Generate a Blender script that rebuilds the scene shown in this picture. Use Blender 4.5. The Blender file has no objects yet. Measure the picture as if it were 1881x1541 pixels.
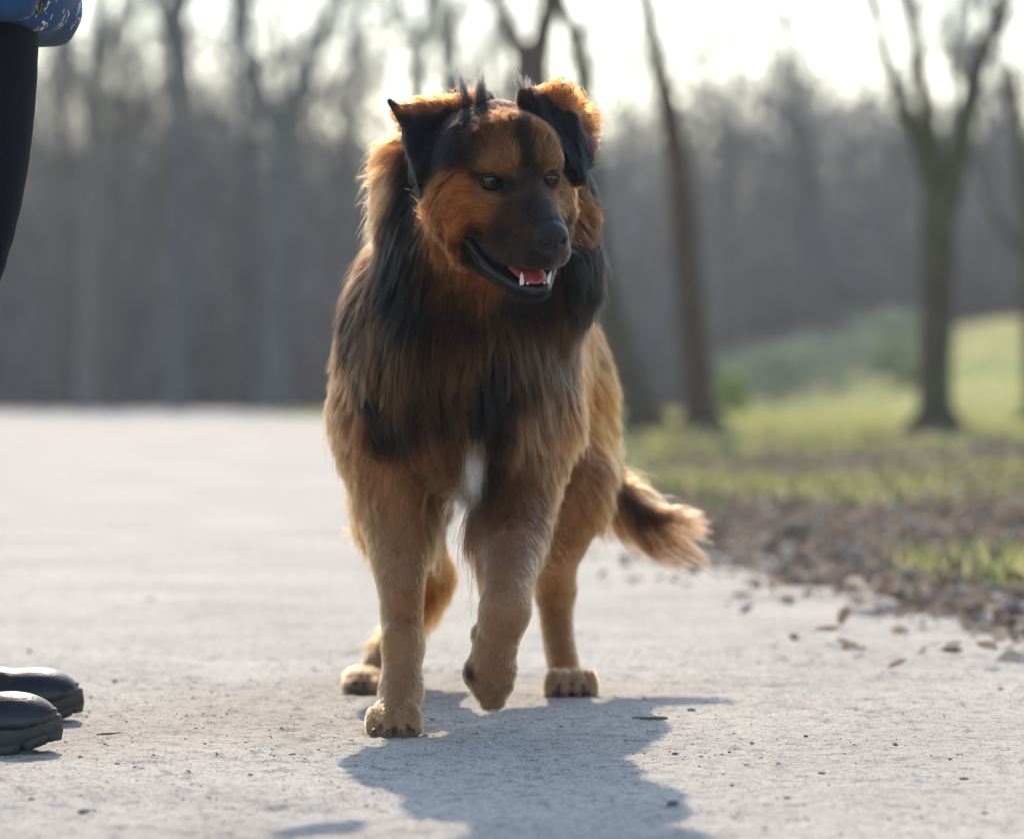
import bpy, math, random
import numpy as np
from mathutils import Vector, kdtree

random.seed(7)
rng = np.random.default_rng(11)
scene = bpy.context.scene
COL = scene.collection

# ------------------------------------------------------------------ camera
F_PX, CX, CY, CAM_H = 7053.0, 940.5, 770.5, 0.437
PITCH = math.atan(70.5 / F_PX)                    # looking slightly down
cam_d = bpy.data.cameras.new('camera')
cam = bpy.data.objects.new('camera', cam_d); COL.objects.link(cam)
cam.location = (0, 0, CAM_H)
cam.rotation_euler = (math.pi / 2 - PITCH, 0, 0)
cam_d.sensor_width = 36.0
cam_d.lens = 36.0 * F_PX / 1881.0
cam_d.clip_start = 0.1; cam_d.clip_end = 2000
cam_d.dof.use_dof = True
cam_d.dof.focus_distance = 4.56
cam_d.dof.aperture_fstop = 4.3
scene.camera = cam

# ------------------------------------------------------------------ light
SUN_EL, SUN_LEFT = math.radians(35.5), math.radians(4.5)     # sun behind the dog, a little to the left
world = bpy.data.worlds.new("World"); scene.world = world
world.use_nodes = True
wn = world.node_tree.nodes; wl = world.node_tree.links
bg = wn['Background']; bg.inputs['Strength'].default_value = 0.15
sky = wn.new('ShaderNodeTexSky'); sky.sky_type = 'NISHITA'; sky.sun_disc = False
sky.sun_elevation = SUN_EL; sky.sun_rotation = -SUN_LEFT
sky.air_density = 1.0; sky.dust_density = 0.6; sky.ozone_density = 1.4; sky.altitude = 100
wl.new(sky.outputs[0], bg.inputs[0])
sun_d = bpy.data.lights.new('sun', 'SUN'); sun = bpy.data.objects.new('sun', sun_d); COL.objects.link(sun)
sun_d.energy = 2.0; sun_d.angle = math.radians(0.6); sun_d.color = (1.0, 0.90, 0.78)
sdir = Vector((-math.sin(SUN_LEFT) * math.cos(SUN_EL), math.cos(SUN_LEFT) * math.cos(SUN_EL), math.sin(SUN_EL)))
sun.rotation_euler = sdir.to_track_quat('Z', 'Y').to_euler()
sun.location = (0, 0, 30)
scene.view_settings.view_transform = 'Standard'; scene.view_settings.look = 'None'
scene.view_settings.gamma = 1.0; scene.view_settings.use_curve_mapping = False
scene.view_settings.exposure = 1.13
scene.view_settings.use_white_balance = True; scene.view_settings.white_balance_temperature = 7250; scene.view_settings.white_balance_tint = 10
cy = scene.cycles
cy.use_denoising = True
cy.max_bounces = 8; cy.diffuse_bounces = 4; cy.glossy_bounces = 4; cy.transmission_bounces = 8; cy.transparent_max_bounces = 8
cy.caustics_reflective = False; cy.caustics_refractive = False
cy.sample_clamp_indirect = 8.0

# ------------------------------------------------------------------ helpers
def P(px, py, D):
    """the world point at distance D (metres along Y) that the photograph shows at pixel px, py"""
    x = (px - CX) / F_PX; y = 1.0; z = -(py - CY) / F_PX
    c, s = math.cos(PITCH), math.sin(PITCH)
    yy, zz = y * c + z * s, -y * s + z * c
    k = D / yy
    return np.array([x * k, D, CAM_H + zz * k])

def srgb(r, g, b, k=1.0):
    v = np.array([r, g, b]) / 255.0
    v = np.where(v < 0.04045, v / 12.92, ((v + 0.055) / 1.055) ** 2.4)
    return v * k

def mesh_from(name, verts, faces, mat=None, smooth=True, parent=None, mats=None):
    """verts (n,3) array; faces: (m,k) array, or a list of such arrays"""
    if not isinstance(faces, (list, tuple)): faces = [faces]
    faces = [np.asarray(f, dtype=np.int32) for f in faces if len(f)]
    me = bpy.data.meshes.new(name)
    verts = np.asarray(verts, dtype=np.float32)
    me.vertices.add(len(verts)); me.vertices.foreach_set('co', verts.ravel())
    loops = np.concatenate([f.ravel() for f in faces])
    cnt = np.concatenate([np.full(len(f), f.shape[1], dtype=np.int32) for f in faces])
    start = np.concatenate([[0], np.cumsum(cnt)[:-1]]).astype(np.int32)
    me.loops.add(len(loops)); me.loops.foreach_set('vertex_index', loops)
    me.polygons.add(len(cnt)); me.polygons.foreach_set('loop_start', start); me.polygons.foreach_set('loop_total', cnt)
    if smooth: me.polygons.foreach_set('use_smooth', np.ones(len(cnt), dtype=bool))
    me.update(calc_edges=True); me.validate()
    if mat: me.materials.append(mat)
    o = bpy.data.objects.new(name, me); COL.objects.link(o)
    if parent: o.parent = parent
    return o

def empty(name, loc=(0, 0, 0)):
    o = bpy.data.objects.new(name, None); COL.objects.link(o); o.location = loc
    o.empty_display_size = 0.1
    return o

def tag(o, label=None, cat=None, group=None, kind=None):
    if label: o['label'] = label
    if cat: o['category'] = cat
    if group: o['group'] = group
    if kind: o['kind'] = kind
    return o

def attach(o, parent):
    """parent a mesh given in world coordinates to an Empty that only has a location"""
    o.parent = parent
    o.location = Vector(o.location) - Vector(parent.location)

def add_color(me, cols, name='Col'):
    a = me.color_attributes.new(name, 'FLOAT_COLOR', 'POINT')
    c = np.ones((len(cols), 4), dtype=np.float32); c[:, :3] = cols
    a.data.foreach_set('color', c.ravel())

def _hash(ix, iy, seed):
    h = (ix.astype(np.int64) * 374761393 + iy.astype(np.int64) * 668265263 + seed * 974634777) & 0xFFFFFFFF
    h = ((h ^ (h >> 13)) * 1274126177) & 0xFFFFFFFF
    return ((h ^ (h >> 16)) & 0xFFFFFF) / float(0xFFFFFF)

def noise2(x, y, seed=0):
    ix = np.floor(x); iy = np.floor(y); fx = x - ix; fy = y - iy
    fx = fx * fx * (3 - 2 * fx); fy = fy * fy * (3 - 2 * fy)
    a = _hash(ix, iy, seed); b = _hash(ix + 1, iy, seed); c = _hash(ix, iy + 1, seed); d = _hash(ix + 1, iy + 1, seed)
    return (a * (1 - fx) + b * fx) * (1 - fy) + (c * (1 - fx) + d * fx) * fy

def fbm(x, y, octv=4, seed=0):
    s = 0; a = 0.5
    for k in range(octv):
        s = s + a * noise2(x * 2 ** k, y * 2 ** k, seed + k); a *= 0.5
    return s

def sstep(x, a, b):
    t = np.clip((x - a) / (b - a), 0, 1); return t * t * (3 - 2 * t)

# ------------------------------------------------------------------ materials
def mat_new(name):
    m = bpy.data.materials.new(name); m.use_nodes = True
    return m, m.node_tree.nodes, m.node_tree.links, m.node_tree.nodes['Principled BSDF']

def mat_simple(name, col, rough=0.6, spec=0.5, metal=0.0, noise=0.0, scale=20.0, bump=0.0, bscale=60.0, coat=0.0):
    m, n, l, b = mat_new(name)
    b.inputs['Base Color'].default_value = (*col, 1); b.inputs['Roughness'].default_value = rough
    b.inputs['Specular IOR Level'].default_value = spec; b.inputs['Metallic'].default_value = metal
    b.inputs['Coat Weight'].default_value = coat
    tc = n.new('ShaderNodeTexCoord')
    if noise:
        nz = n.new('ShaderNodeTexNoise'); nz.inputs['Scale'].default_value = scale; nz.inputs['Detail'].default_value = 6
        l.new(tc.outputs['Object'], nz.inputs['Vector'])
        r = n.new('ShaderNodeValToRGB')
        r.color_ramp.elements[0].position = 0.3; r.color_ramp.elements[1].position = 0.7
        r.color_ramp.elements[0].color = (*[c * (1 - noise) for c in col], 1)
        r.color_ramp.elements[1].color = (*[min(1, c * (1 + noise)) for c in col], 1)
        l.new(nz.outputs['Fac'], r.inputs['Fac']); l.new(r.outputs['Color'], b.inputs['Base Color'])
    if bump:
        nb = n.new('ShaderNodeTexNoise'); nb.inputs['Scale'].default_value = bscale; nb.inputs['Detail'].default_value = 8
        l.new(tc.outputs['Object'], nb.inputs['Vector'])
        bp = n.new('ShaderNodeBump'); bp.inputs['Strength'].default_value = bump; bp.inputs['Distance'].default_value = 0.01
        l.new(nb.outputs['Fac'], bp.inputs['Height']); l.new(bp.outputs['Normal'], b.inputs['Normal'])
    return m

def mat_attr(name, rough=0.7, spec=0.2, bump=0.0, bscale=100, translucent=0.0):
    """colour from the mesh's own Col attribute"""
    m, n, l, b = mat_new(name)
    a = n.new('ShaderNodeAttribute'); a.attribute_name = 'Col'
    l.new(a.outputs['Color'], b.inputs['Base Color'])
    b.inputs['Roughness'].default_value = rough; b.inputs['Specular IOR Level'].default_value = spec
    if bump:
        tc = n.new('ShaderNodeTexCoord')
        nb = n.new('ShaderNodeTexNoise'); nb.inputs['Scale'].default_value = bscale; nb.inputs['Detail'].default_value = 6
        l.new(tc.outputs['Object'], nb.inputs['Vector'])
        bp = n.new('ShaderNodeBump'); bp.inputs['Strength'].default_value = bump; bp.inputs['Distance'].default_value = 0.003
        l.new(nb.outputs['Fac'], bp.inputs['Height']); l.new(bp.outputs['Normal'], b.inputs['Normal'])
    if translucent:
        t = n.new('ShaderNodeBsdfTranslucent'); l.new(a.outputs['Color'], t.inputs['Color'])
        mx = n.new('ShaderNodeMixShader'); mx.inputs[0].default_value = translucent
        l.new(b.outputs[0], mx.inputs[1]); l.new(t.outputs[0], mx.inputs[2])
        l.new(mx.outputs[0], n['Material Output'].inputs['Surface'])
    return m

# ------------------------------------------------------------------ terrain
def path_right(y):
    ys = np.array([0, 3, 5, 6.7, 8, 10.3, 14, 20, 30, 40, 47, 56, 75])
    xs = np.array([1.3, 1.2, 1.05, 0.89, 0.66, 0.44, 0.2, -0.1, -0.7, -1.6, -2.4, -4.0, -7.0])
    return np.interp(y, ys, xs)
def path_left(y):
    return np.interp(y, [0, 30, 50, 75], [-5.0, -6.5, -9.0, -14.0])

def ground_h(x, y):
    h = 0.22 * (fbm(x * 0.15, y * 0.15, 3, 5) - 0.5) * sstep(y, 14, 60) * sstep(x, 1.0, 6.0)
    h = h + 1.7 * sstep(x, 4.6, 10.5) * sstep(y, 36, 72)              # the green slope to the right
    h = h - 1.4 * sstep(y, 57, 66) * (1 - sstep(x, -1.0, 4.0))      # the ground drops away behind the crest of the path
    h = h + 0.10 * np.exp(-(((x - 2.88) / 0.5) ** 2 + ((y - 25.9) / 1.3) ** 2))   # mound at the foot of the forked tree
    h = h + 0.07 * np.exp(-(((x - 1.44) / 0.45) ** 2 + ((y - 29) / 1.3) ** 2))
    return h

def grid_mesh(name, xs, ys, zfun, mat):
    X, Y = np.meshgrid(xs, ys)
    Z = zfun(X, Y)
    V = np.stack([X, Y, Z], -1).reshape(-1, 3)
    nx, ny = len(xs), len(ys)
    i = np.arange(nx - 1)[None, :] + np.arange(ny - 1)[:, None] * nx
    Fq = np.stack([i, i + 1, i + 1 + nx, i + nx], -1).reshape(-1, 4)
    return mesh_from(name, V, Fq, mat), X, Y, Z

# ground: one sheet to the horizon
def axis(parts):
    out = []
    for a, b, s in parts: out.append(np.arange(a, b, s))
    return np.unique(np.round(np.concatenate(out), 4))
gx = axis([(-600, -100, 50), (-100, -20, 8), (-20, -2, 0.8), (-2, 8, 0.06), (8, 20, 0.5), (20, 100, 8), (100, 601, 50)])
gy = axis([(-200, 0, 20), (0, 4, 1), (4, 14, 0.06), (14, 40, 0.3), (40, 80, 1.0), (80, 200, 10), (200, 801, 60)])
def ground_z(X, Y):
    soil = sstep(X - path_right(Y), -0.05, 0.35)
    near = np.exp(-np.maximum(Y - 12, 0) / 8)
    rough = (fbm(X * 5, Y * 5, 4, 21) - 0.45) * 0.07 * soil * (0.4 + 0.6 * near)
    return ground_h(X, Y) + np.where(soil > 0, rough, 0) - 0.012 * (1 - soil) * (Y < 60)
m, n, l, b = mat_new('verge_soil')
tc = n.new('ShaderNodeTexCoord')
geo = n.new('ShaderNodeNewGeometry'); sx = n.new('ShaderNodeSeparateXYZ'); l.new(geo.outputs['Position'], sx.inputs[0])
n1 = n.new('ShaderNodeTexNoise'); n1.inputs['Scale'].default_value = 1.1; n1.inputs['Detail'].default_value = 7; l.new(tc.outputs['Object'], n1.inputs['Vector'])
n2 = n.new('ShaderNodeTexNoise'); n2.inputs['Scale'].default_value = 9; n2.inputs['Detail'].default_value = 8; l.new(tc.outputs['Object'], n2.inputs['Vector'])
soil = n.new('ShaderNodeValToRGB'); l.new(n2.outputs['Fac'], soil.inputs['Fac'])
soil.color_ramp.elements[0].position = 0.35; soil.color_ramp.elements[0].color = (0.085, 0.066, 0.052, 1)
soil.color_ramp.elements[1].position = 0.68; soil.color_ramp.elements[1].color = (0.28, 0.22, 0.18, 1)
grs = n.new('ShaderNodeValToRGB'); l.new(n1.outputs['Fac'], grs.inputs['Fac'])
grs.color_ramp.elements[0].position = 0.38; grs.color_ramp.elements[0].color = (0.17, 0.23, 0.06, 1)
grs.color_ramp.elements[1].position = 0.62; grs.color_ramp.elements[1].color = (0.42, 0.38, 0.14, 1)
# more meadow than soil beyond the trees
mr = n.new('ShaderNodeMapRange'); mr.inputs['From Min'].default_value = 24; mr.inputs['From Max'].default_value = 36; l.new(sx.outputs['Y'], mr.inputs['Value'])
md = n.new('ShaderNodeMath'); md.operation = 'ADD'; l.new(mr.outputs[0], md.inputs[0])
ms = n.new('ShaderNodeMapRange'); ms.inputs['From Min'].default_value = 0.5; ms.inputs['From Max'].default_value = 0.62; ms.inputs['To Max'].default_value = 0.55; l.new(n1.outputs['Fac'], ms.inputs['Value'])
l.new(ms.outputs[0], md.inputs[1])
mf = n.new('ShaderNodeMapRange'); mf.inputs['From Min'].default_value = 70; mf.inputs['From Max'].default_value = 90; l.new(sx.outputs['Y'], mf.inputs['Value'])
mfs = n.new('ShaderNodeMath'); mfs.operation = 'SUBTRACT'; mfs.use_clamp = True; l.new(md.outputs[0], mfs.inputs[0]); l.new(mf.outputs[0], mfs.inputs[1])
mx = n.new('ShaderNodeMix'); mx.data_type = 'RGBA'; l.new(mfs.outputs[0], mx.inputs['Factor']); l.new(soil.outputs[0], mx.inputs['A']); l.new(grs.outputs[0], mx.inputs['B'])
l.new(mx.outputs['Result'], b.inputs['Base Color']); b.inputs['Roughness'].default_value = 0.95; b.inputs['Specular IOR Level'].default_value = 0.1
M_SOIL = m
g_o, _, _, _ = grid_mesh('ground', gx, gy, ground_z, M_SOIL); tag(g_o, kind='structure')

# path: pale trodden gravel, a displaced sheet above the ground
px_ = axis([(-14, -2.0, 0.5), (-2.0, -0.9, 0.03), (-0.9, 0.95, 0.0065), (0.95, 1.7, 0.015)])
py_ = axis([(0.5, 3.4, 0.1), (3.4, 6.2, 0.0065), (6.2, 9, 0.02), (9, 16, 0.06), (16, 30, 0.25), (30, 76, 0.8)])
def path_z(X, Y):
    er = path_right(Y) + (fbm(X * 3 + 9, Y * 2.2, 5, 3) - 0.47) * 0.95 * np.clip(Y / 8, 0.3, 1.6)
    edge = sstep(er - X, 0.0, 0.14) * sstep(X - path_left(Y), 0.0, 0.8)
    rel = (fbm(X * 3.0, Y * 3.0, 3, 31) - 0.45) * 0.009 + (fbm(X * 13, Y * 16, 3, 33) - 0.45) * 0.004
    grit = fbm(X * 45, Y * 45, 3, 41)
    patch = sstep(fbm(X * 5, Y * 5, 3, 77), 0.36, 0.6)
    pits = -0.0024 * sstep(noise2(X * 62 + 3, Y * 46, 51), 0.66, 0.86) * patch - 0.0030 * sstep(noise2(X * 26, Y * 34, 52), 0.84, 0.93) * patch
    bump_ = 0.0035 * sstep(noise2(X * 50, Y * 50, 53), 0.83, 0.98)
    fine = np.exp(-np.maximum(Y - 6, 0) / 6)
    return ground_h(X, Y) + 0.006 + rel + ((grit - 0.45) * 0.0062 + pits * 1.3 + bump_) * fine - 0.055 * (1 - edge)
m, n, l, b = mat_new('path_gravel')
tc = n.new('ShaderNodeTexCoord')
def nz(scale, det=6, rough=0.6):
    q = n.new('ShaderNodeTexNoise'); q.inputs['Scale'].default_value = scale; q.inputs['Detail'].default_value = det; q.inputs['Roughness'].default_value = rough
    l.new(tc.outputs['Object'], q.inputs['Vector']); return q
def ramp(src, p0, c0, p1, c1):
    r = n.new('ShaderNodeValToRGB'); l.new(src.outputs['Fac'], r.inputs['Fac'])
    r.color_ramp.elements[0].position = p0; r.color_ramp.elements[0].color = (*c0, 1); r.color_ramp.elements[1].position = p1; r.color_ramp.elements[1].color = (*c1, 1); return r
ra = ramp(nz(1.6, 7, 0.65), 0.38, (0.44, 0.402, 0.352), 0.62, (0.58, 0.537, 0.475))
rb = ramp(nz(55, 5, 0.7), 0.34, (0.60, 0.58, 0.57), 0.52, (1.0, 1.0, 1.0))
rc = ramp(nz(240, 3, 0.7), 0.38, (0.52, 0.51, 0.50), 0.52, (1.0, 1.0, 1.0))
mu = n.new('ShaderNodeMix'); mu.data_type = 'RGBA'; mu.blend_type = 'MULTIPLY'; mu.inputs['Factor'].default_value = 1; l.new(ra.outputs[0], mu.inputs['A']); l.new(rb.outputs[0], mu.inputs['B'])
mu2 = n.new('ShaderNodeMix'); mu2.data_type = 'RGBA'; mu2.blend_type = 'MULTIPLY'; mu2.inputs['Factor'].default_value = 1; l.new(mu.outputs['Result'], mu2.inputs['A']); l.new(rc.outputs[0], mu2.inputs['B'])
l.new(mu2.outputs['Result'], b.inputs['Base Color']); b.inputs['Roughness'].default_value = 0.85; b.inputs['Specular IOR Level'].default_value = 0.25
nb = nz(420, 4, 0.7); bp = n.new('ShaderNodeBump'); bp.inputs['Strength'].default_value = 0.5; bp.inputs['Distance'].default_value = 0.002
l.new(nb.outputs['Fac'], bp.inputs['Height']); l.new(bp.outputs['Normal'], b.inputs['Normal'])
M_PATH = m
p_o, _, _, _ = grid_mesh('path', px_, py_, path_z, M_PATH); tag(p_o, kind='structure')
p_o['label'] = 'pale trodden gravel path with an uneven right edge'

# ------------------------------------------------------------------ small stones, leaves, grass
ICO = None
def ico():
    t = (1 + 5 ** 0.5) / 2
    v = np.array([(-1, t, 0), (1, t, 0), (-1, -t, 0), (1, -t, 0), (0, -1, t), (0, 1, t), (0, -1, -t), (0, 1, -t), (t, 0, -1), (t, 0, 1), (-t, 0, -1), (-t, 0, 1)], float)
    v /= np.linalg.norm(v[0])
    f = np.array([(0, 11, 5), (0, 5, 1), (0, 1, 7), (0, 7, 10), (0, 10, 11), (1, 5, 9), (5, 11, 4), (11, 10, 2), (10, 7, 6), (7, 1, 8), (3, 9, 4), (3, 4, 2), (3, 2, 6), (3, 6, 8), (3, 8, 9), (4, 9, 5), (2, 4, 11), (6, 2, 10), (8, 6, 7), (9, 8, 1)])
    return v, f
IV, IF = ico()
def scatter_stones(name, pos, size, cols, mat, flat=0.55):
    n_ = len(pos)
    j = rng.uniform(0.6, 1.35, (n_, 12, 1)) * IV[None]
    sc = np.stack([rng.uniform(0.7, 1.4, n_), rng.uniform(0.6, 1.1, n_), rng.uniform(flat * 0.6, flat * 1.2, n_)], -1) * size[:, None]
    a = rng.uniform(0, 6.28, n_); ca, sa = np.cos(a)[:, None], np.sin(a)[:, None]
    v = j * sc[:, None, :]
    v = np.stack([v[..., 0] * ca - v[..., 1] * sa, v[..., 0] * sa + v[..., 1] * ca, v[..., 2]], -1) + pos[:, None, :]
    f = (IF[None] + (np.arange(n_) * 12)[:, None, None]).reshape(-1, 3)
    o = mesh_from(name, v.reshape(-1, 3), f, mat, smooth=False)
    add_color(o.data, np.repeat(cols, 12, 0)); return o
M_STONE = mat_attr('stone_bits', rough=0.9)
n_ = 15000
D = 3.3 + rng.beta(1.1, 1.9, n_) * 6.5; X = rng.uniform(-0.17, 0.17, n_) * D
keep = (X < path_right(D) - 0.1); D, X = D[keep], X[keep]
cl = fbm(X * 4, D * 4, 3, 77); keep = rng.uniform(0.25, 0.65, len(X)) < cl; D, X = D[keep], X[keep]
sz = 0.0006 + rng.gamma(1.1, 0.0005, len(X)); Z = path_z(X, D) + sz * 0.1
tone = rng.uniform(0.08, 0.42, len(X))[:, None] * np.array([1.0, 0.95, 0.9])
grit = scatter_stones('path_grit', np.stack([X, D, Z], -1), sz, tone, M_STONE); tag(grit, 'fine dark and pale grit lying on the gravel path', 'grit', kind='stuff')

peb = [(1185, 1293, .0045, .30), (1425, 1295, .006, .16), (1270, 1315, .005, .2), (1445, 1480, .0042, .16), (1235, 1490, .007, .14), (1370, 1412, .0035, .15), (1510, 1430, .004, .14), (1770, 1440, .005, .16), (1240, 1395, .005, .13), (215, 1407, .004, .15), (155, 1500, .007, .18), (460, 1433, .004, .13), (345, 1425, .003, .15), (1645, 1378, .0035, .13), (1340, 1392, .0032, .13), (1480, 1365, .003, .12), (1330, 1430, .0036, .16), (1745, 1402, .0034, .16), (168, 1287, .005, .12), (211, 1259, .005, .15), (54, 1203, .0055, .12), (276, 1109, .007, .2)]
for k, (x, y, s, t_) in enumerate(peb):
    p0 = P(x, y, 1.0); d = p0 - np.array([0, 0, CAM_H]); tt = -CAM_H / d[2]; q = np.array([0, 0, CAM_H]) + d * tt
    o = scatter_stones('pebble', np.zeros((1, 3)), np.array([s]), np.array([[t_, t_ * .95, t_ * .9]]), M_STONE)
    o.location = (q[0], q[1], float(path_z(np.array([q[0]]), np.array([q[1]]))[0]) + s * 0.25)
    tag(o, 'small dark pebble lying loose on the pale gravel path', 'pebble', 'loose pebbles on the gravel path')

def tube(pts, rad, sides=7, jitter=0.0):
    pts = np.asarray(pts, float); k = len(pts); rad = np.broadcast_to(np.asarray(rad, float), (k,))
    t = np.gradient(pts, axis=0); t /= np.linalg.norm(t, axis=1)[:, None] + 1e-12
    ref = np.array([0.21, 0.93, 0.31]) if abs(t[0][2]) > 0.5 else np.array([0.1, 0.1, 1.0])
    u = np.cross(t, ref); u /= np.linalg.norm(u, axis=1)[:, None] + 1e-12; w = np.cross(t, u)
    a = np.arange(sides) / sides * 2 * np.pi
    r = rad[:, None] * (1 + (rng.uniform(-jitter, jitter, (k, sides)) if jitter else 0))
    v = pts[:, None] + (np.cos(a)[None, :, None] * u[:, None] + np.sin(a)[None, :, None] * w[:, None]) * r[..., None]
    v = np.concatenate([v.reshape(-1, 3), pts[-1:], pts[:1]])
    i = np.arange(k - 1)[:, None] * sides + np.arange(sides)[None]; i2 = np.arange(k - 1)[:, None] * sides + (np.arange(sides)[None] + 1) % sides
    q = np.stack([i, i2, i2 + sides, i + sides], -1).reshape(-1, 4)
    e = (k - 1) * sides; s = np.arange(sides); s2 = (s + 1) % sides
    c = np.concatenate([np.stack([e + s, e + s2, np.full(sides, k * sides)], -1), np.stack([s2, s, np.full(sides, k * sides + 1)], -1)])
    return v, q, c
class MB:
    def __init__(s): s.v = []; s.q = []; s.t = []; s.n = 0
    def add(s, v, q=None, t=None):
        s.v.append(v)
        if q is not None and len(q): s.q.append(np.asarray(q) + s.n)
        if t is not None and len(t): s.t.append(np.asarray(t) + s.n)
        s.n += len(v)
    def tube(s, *a, **k):
        v, q, c = tube(*a, **k); s.add(v, q, c)
    def build(s, name, mat, parent=None, smooth=True):
        fs = []
        if s.q: fs.append(np.concatenate(s.q))
        if s.t: fs.append(np.concatenate(s.t))
        return mesh_from(name, np.concatenate(s.v), fs, mat, smooth, parent)

# the twig lying beside the dog's shadow
M_TWIG = mat_simple('twig_bark', (0.17, 0.12, 0.08), 0.9, 0.1, noise=0.4, scale=90)
def on_path(x, y):
    d = P(x, y, 1.0) - np.array([0, 0, CAM_H]); return (np.array([0, 0, CAM_H]) - d * CAM_H / d[2])
a, b_ = on_path(1160, 1331), on_path(1226, 1333)
mb = MB(); mb.tube([(a + (b_ - a) * t + np.array([0, 0.004 * math.sin(9 * t), 0.009])) for t in np.linspace(0, 1, 7)], [.0008, .0014, .0018, .002, .0024, .0028, .002], jitter=.3)
tag(mb.build('twig', M_TWIG), 'small brown twig lying on the path right of the raised paw', 'twig')
mb = MB(); a, b_ = on_path(178, 1361), on_path(222, 1357)
mb.tube([(a + (b_ - a) * t + np.array([0, 0.003 * math.sin(7 * t), 0.008 ])) for t in np.linspace(0, 1, 5)], [.0008, .0014, .0014, .001, .0006], jitter=.2)
tag(mb.build('twig', M_TWIG), 'thin reddish twig on the path right of the boots', 'twig')

# leaf litter: curled dead leaves on the verge
def leaf_shape():
    v = np.array([(0, -.5, 0), (-.28, -.15, .06), (0, -.12, -.02), (.28, -.15, .06), (-.22, .2, .08), (0, .22, 0), (.22, .2, .08), (0, .5, .07)])
    t = np.array([(0, 2, 1), (0, 3, 2), (7, 4, 5), (7, 5, 6)]); q = np.array([(1, 2, 5, 4), (2, 3, 6, 5)])
    return v, q, t
LV, LQ, LT = leaf_shape()
def scatter_leaves(name, pos, size, cols, mat, tilt=0.5):
    n_ = len(pos); v = np.repeat(LV[None], n_, 0) * size[:, None, None]
    v[..., 2] *= rng.uniform(-1.5, 3.0, n_)[:, None]
    a, b2 = rng.normal(0, tilt, n_), rng.normal(0, tilt, n_); c3 = rng.uniform(0, 6.28, n_)
    def rot(v, i, j, th):
        c, s = np.cos(th)[:, None], np.sin(th)[:, None]; x, y = v[..., i].copy(), v[..., j].copy(); v[..., i] = x * c - y * s; v[..., j] = x * s + y * c
    rot(v, 1, 2, a); rot(v, 0, 2, b2); rot(v, 0, 1, c3)
    v += pos[:, None]
    off = (np.arange(n_) * 8)[:, None, None]
    o = mesh_from(name, v.reshape(-1, 3), [(LQ[None] + off).reshape(-1, 4), (LT[None] + off).reshape(-1, 3)], mat)
    add_color(o.data, np.repeat(cols, 8, 0)); return o
M_LEAF = mat_attr('dead_leaf', rough=0.75, spec=0.3, translucent=0.3)
def leaf_cols(n_):
    base = np.array([(0.23, 0.17, 0.13), (0.36, 0.29, 0.23), (0.13, 0.10, 0.08), (0.52, 0.45, 0.39), (0.27, 0.21, 0.17)])
    return base[rng.choice(5, n_, p=[.3, .25, .25, .08, .12])] * rng.uniform(0.7, 1.25, (n_, 1))
n_ = 36000
D = 5.6 + rng.beta(1.1, 2.2, n_) * 28; X = path_right(D) + rng.gamma(1.6, 0.9, n_) * (0.5 + D * 0.05) - 0.06 - rng.uniform(0, 1, n_) ** 7 * .5
keep = (X < 0.2 * D + 1.5) & (rng.uniform(0, 1, n_) < 0.25 + 1.3 * fbm(X * 1.6, D * 0.8, 3, 91)); D, X = D[keep], X[keep]
Z = np.maximum(ground_z(X, D), path_z(X, D) * (X < 1.6) - 10 * (X >= 1.6)) + rng.uniform(0.004, 0.035, len(X))
sz = rng.uniform(0.018, 0.050, len(X)) * (1 + .5 * sstep(D, 9, 16))
ll = scatter_leaves('leaf_litter', np.stack([X, D, Z], -1), sz, leaf_cols(len(X)), M_LEAF); tag(ll, 'brown dead leaves carpeting the verge beside the path', 'leaf litter', kind='stuff')
# single leaves blown on to the edge of the path
for (x, y, s) in [(1330, 1025, .05), (1480, 1080, .045), (1620, 1120, .045), (1780, 1160, .045), (1270, 990, .05), (1520, 1050, .065), (1660, 1080, .06), (1740, 1110, .06), (1820, 1130, .065), (1860, 1170, .06), (1390, 1010, .06), (1600, 1040, .07), (1690, 1030, .07), (1480, 1010, .07)]:
    q = on_path(x, y)
    o = scatter_leaves('fallen_leaf', np.zeros((1, 3)), np.array([s * .62]), leaf_cols(1) * 1.3, M_LEAF, 0.35)
    o.location = (q[0], q[1], max(float(path_z(q[0:1], q[1:2])[0]), float(ground_z(q[0:1], q[1:2])[0])) + 0.02)
    tag(o, 'dead brown leaf at the ragged right edge of the gravel path', 'leaf', 'dead leaves along the edge of the path')
# clods of dark soil along the edge
n_ = 900
D = 6.0 + rng.beta(1.1, 2.0, n_) * 12; X = path_right(D) + rng.gamma(1.5, 0.28, n_) - 0.05
Z = ground_z(X, D)
cl = scatter_stones('soil_clods', np.stack([X, D, Z], -1), rng.gamma(2.0, .009, n_), rng.uniform(.06, .26, (n_, 1)) * np.array([1, .8, .66]), M_STONE, 0.8)
tag(cl, 'dark clods of soil heaped along the edge of the path', 'soil', kind='stuff')

# grass: blades in tufts on the verge and the meadow
M_GRASS = mat_attr('grass_blade', rough=0.6, spec=0.3, translucent=0.45)
def blades(name, X, D, h, cols, w):
    n_ = len(X); Z = ground_z(X, D) - 0.01; a = rng.uniform(0, 6.28, n_); lean = rng.uniform(0, 0.6, n_) * h; b2 = rng.uniform(0, 6.28, n_)
    base = np.stack([X, D, Z], -1); s = np.stack([np.cos(a), np.sin(a), 0 * a], -1) * w[:, None]; d = np.stack([np.cos(b2) * lean, np.sin(b2) * lean, h], -1)
    v = np.stack([base - s, base + s, base + d * np.array([.4, .4, .6]) + s * .7, base + d * np.array([.4, .4, .6]) - s * .7, base + d], 1)
    off = (np.arange(n_) * 5)[:, None]
    o = mesh_from(name, v.reshape(-1, 3), [np.array([[0, 1, 2, 3]]) + off, np.array([[3, 2, 4]]) + off], M_GRASS)
    add_color(o.data, np.repeat(cols, 5, 0)); return o
n_ = 105000
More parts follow.
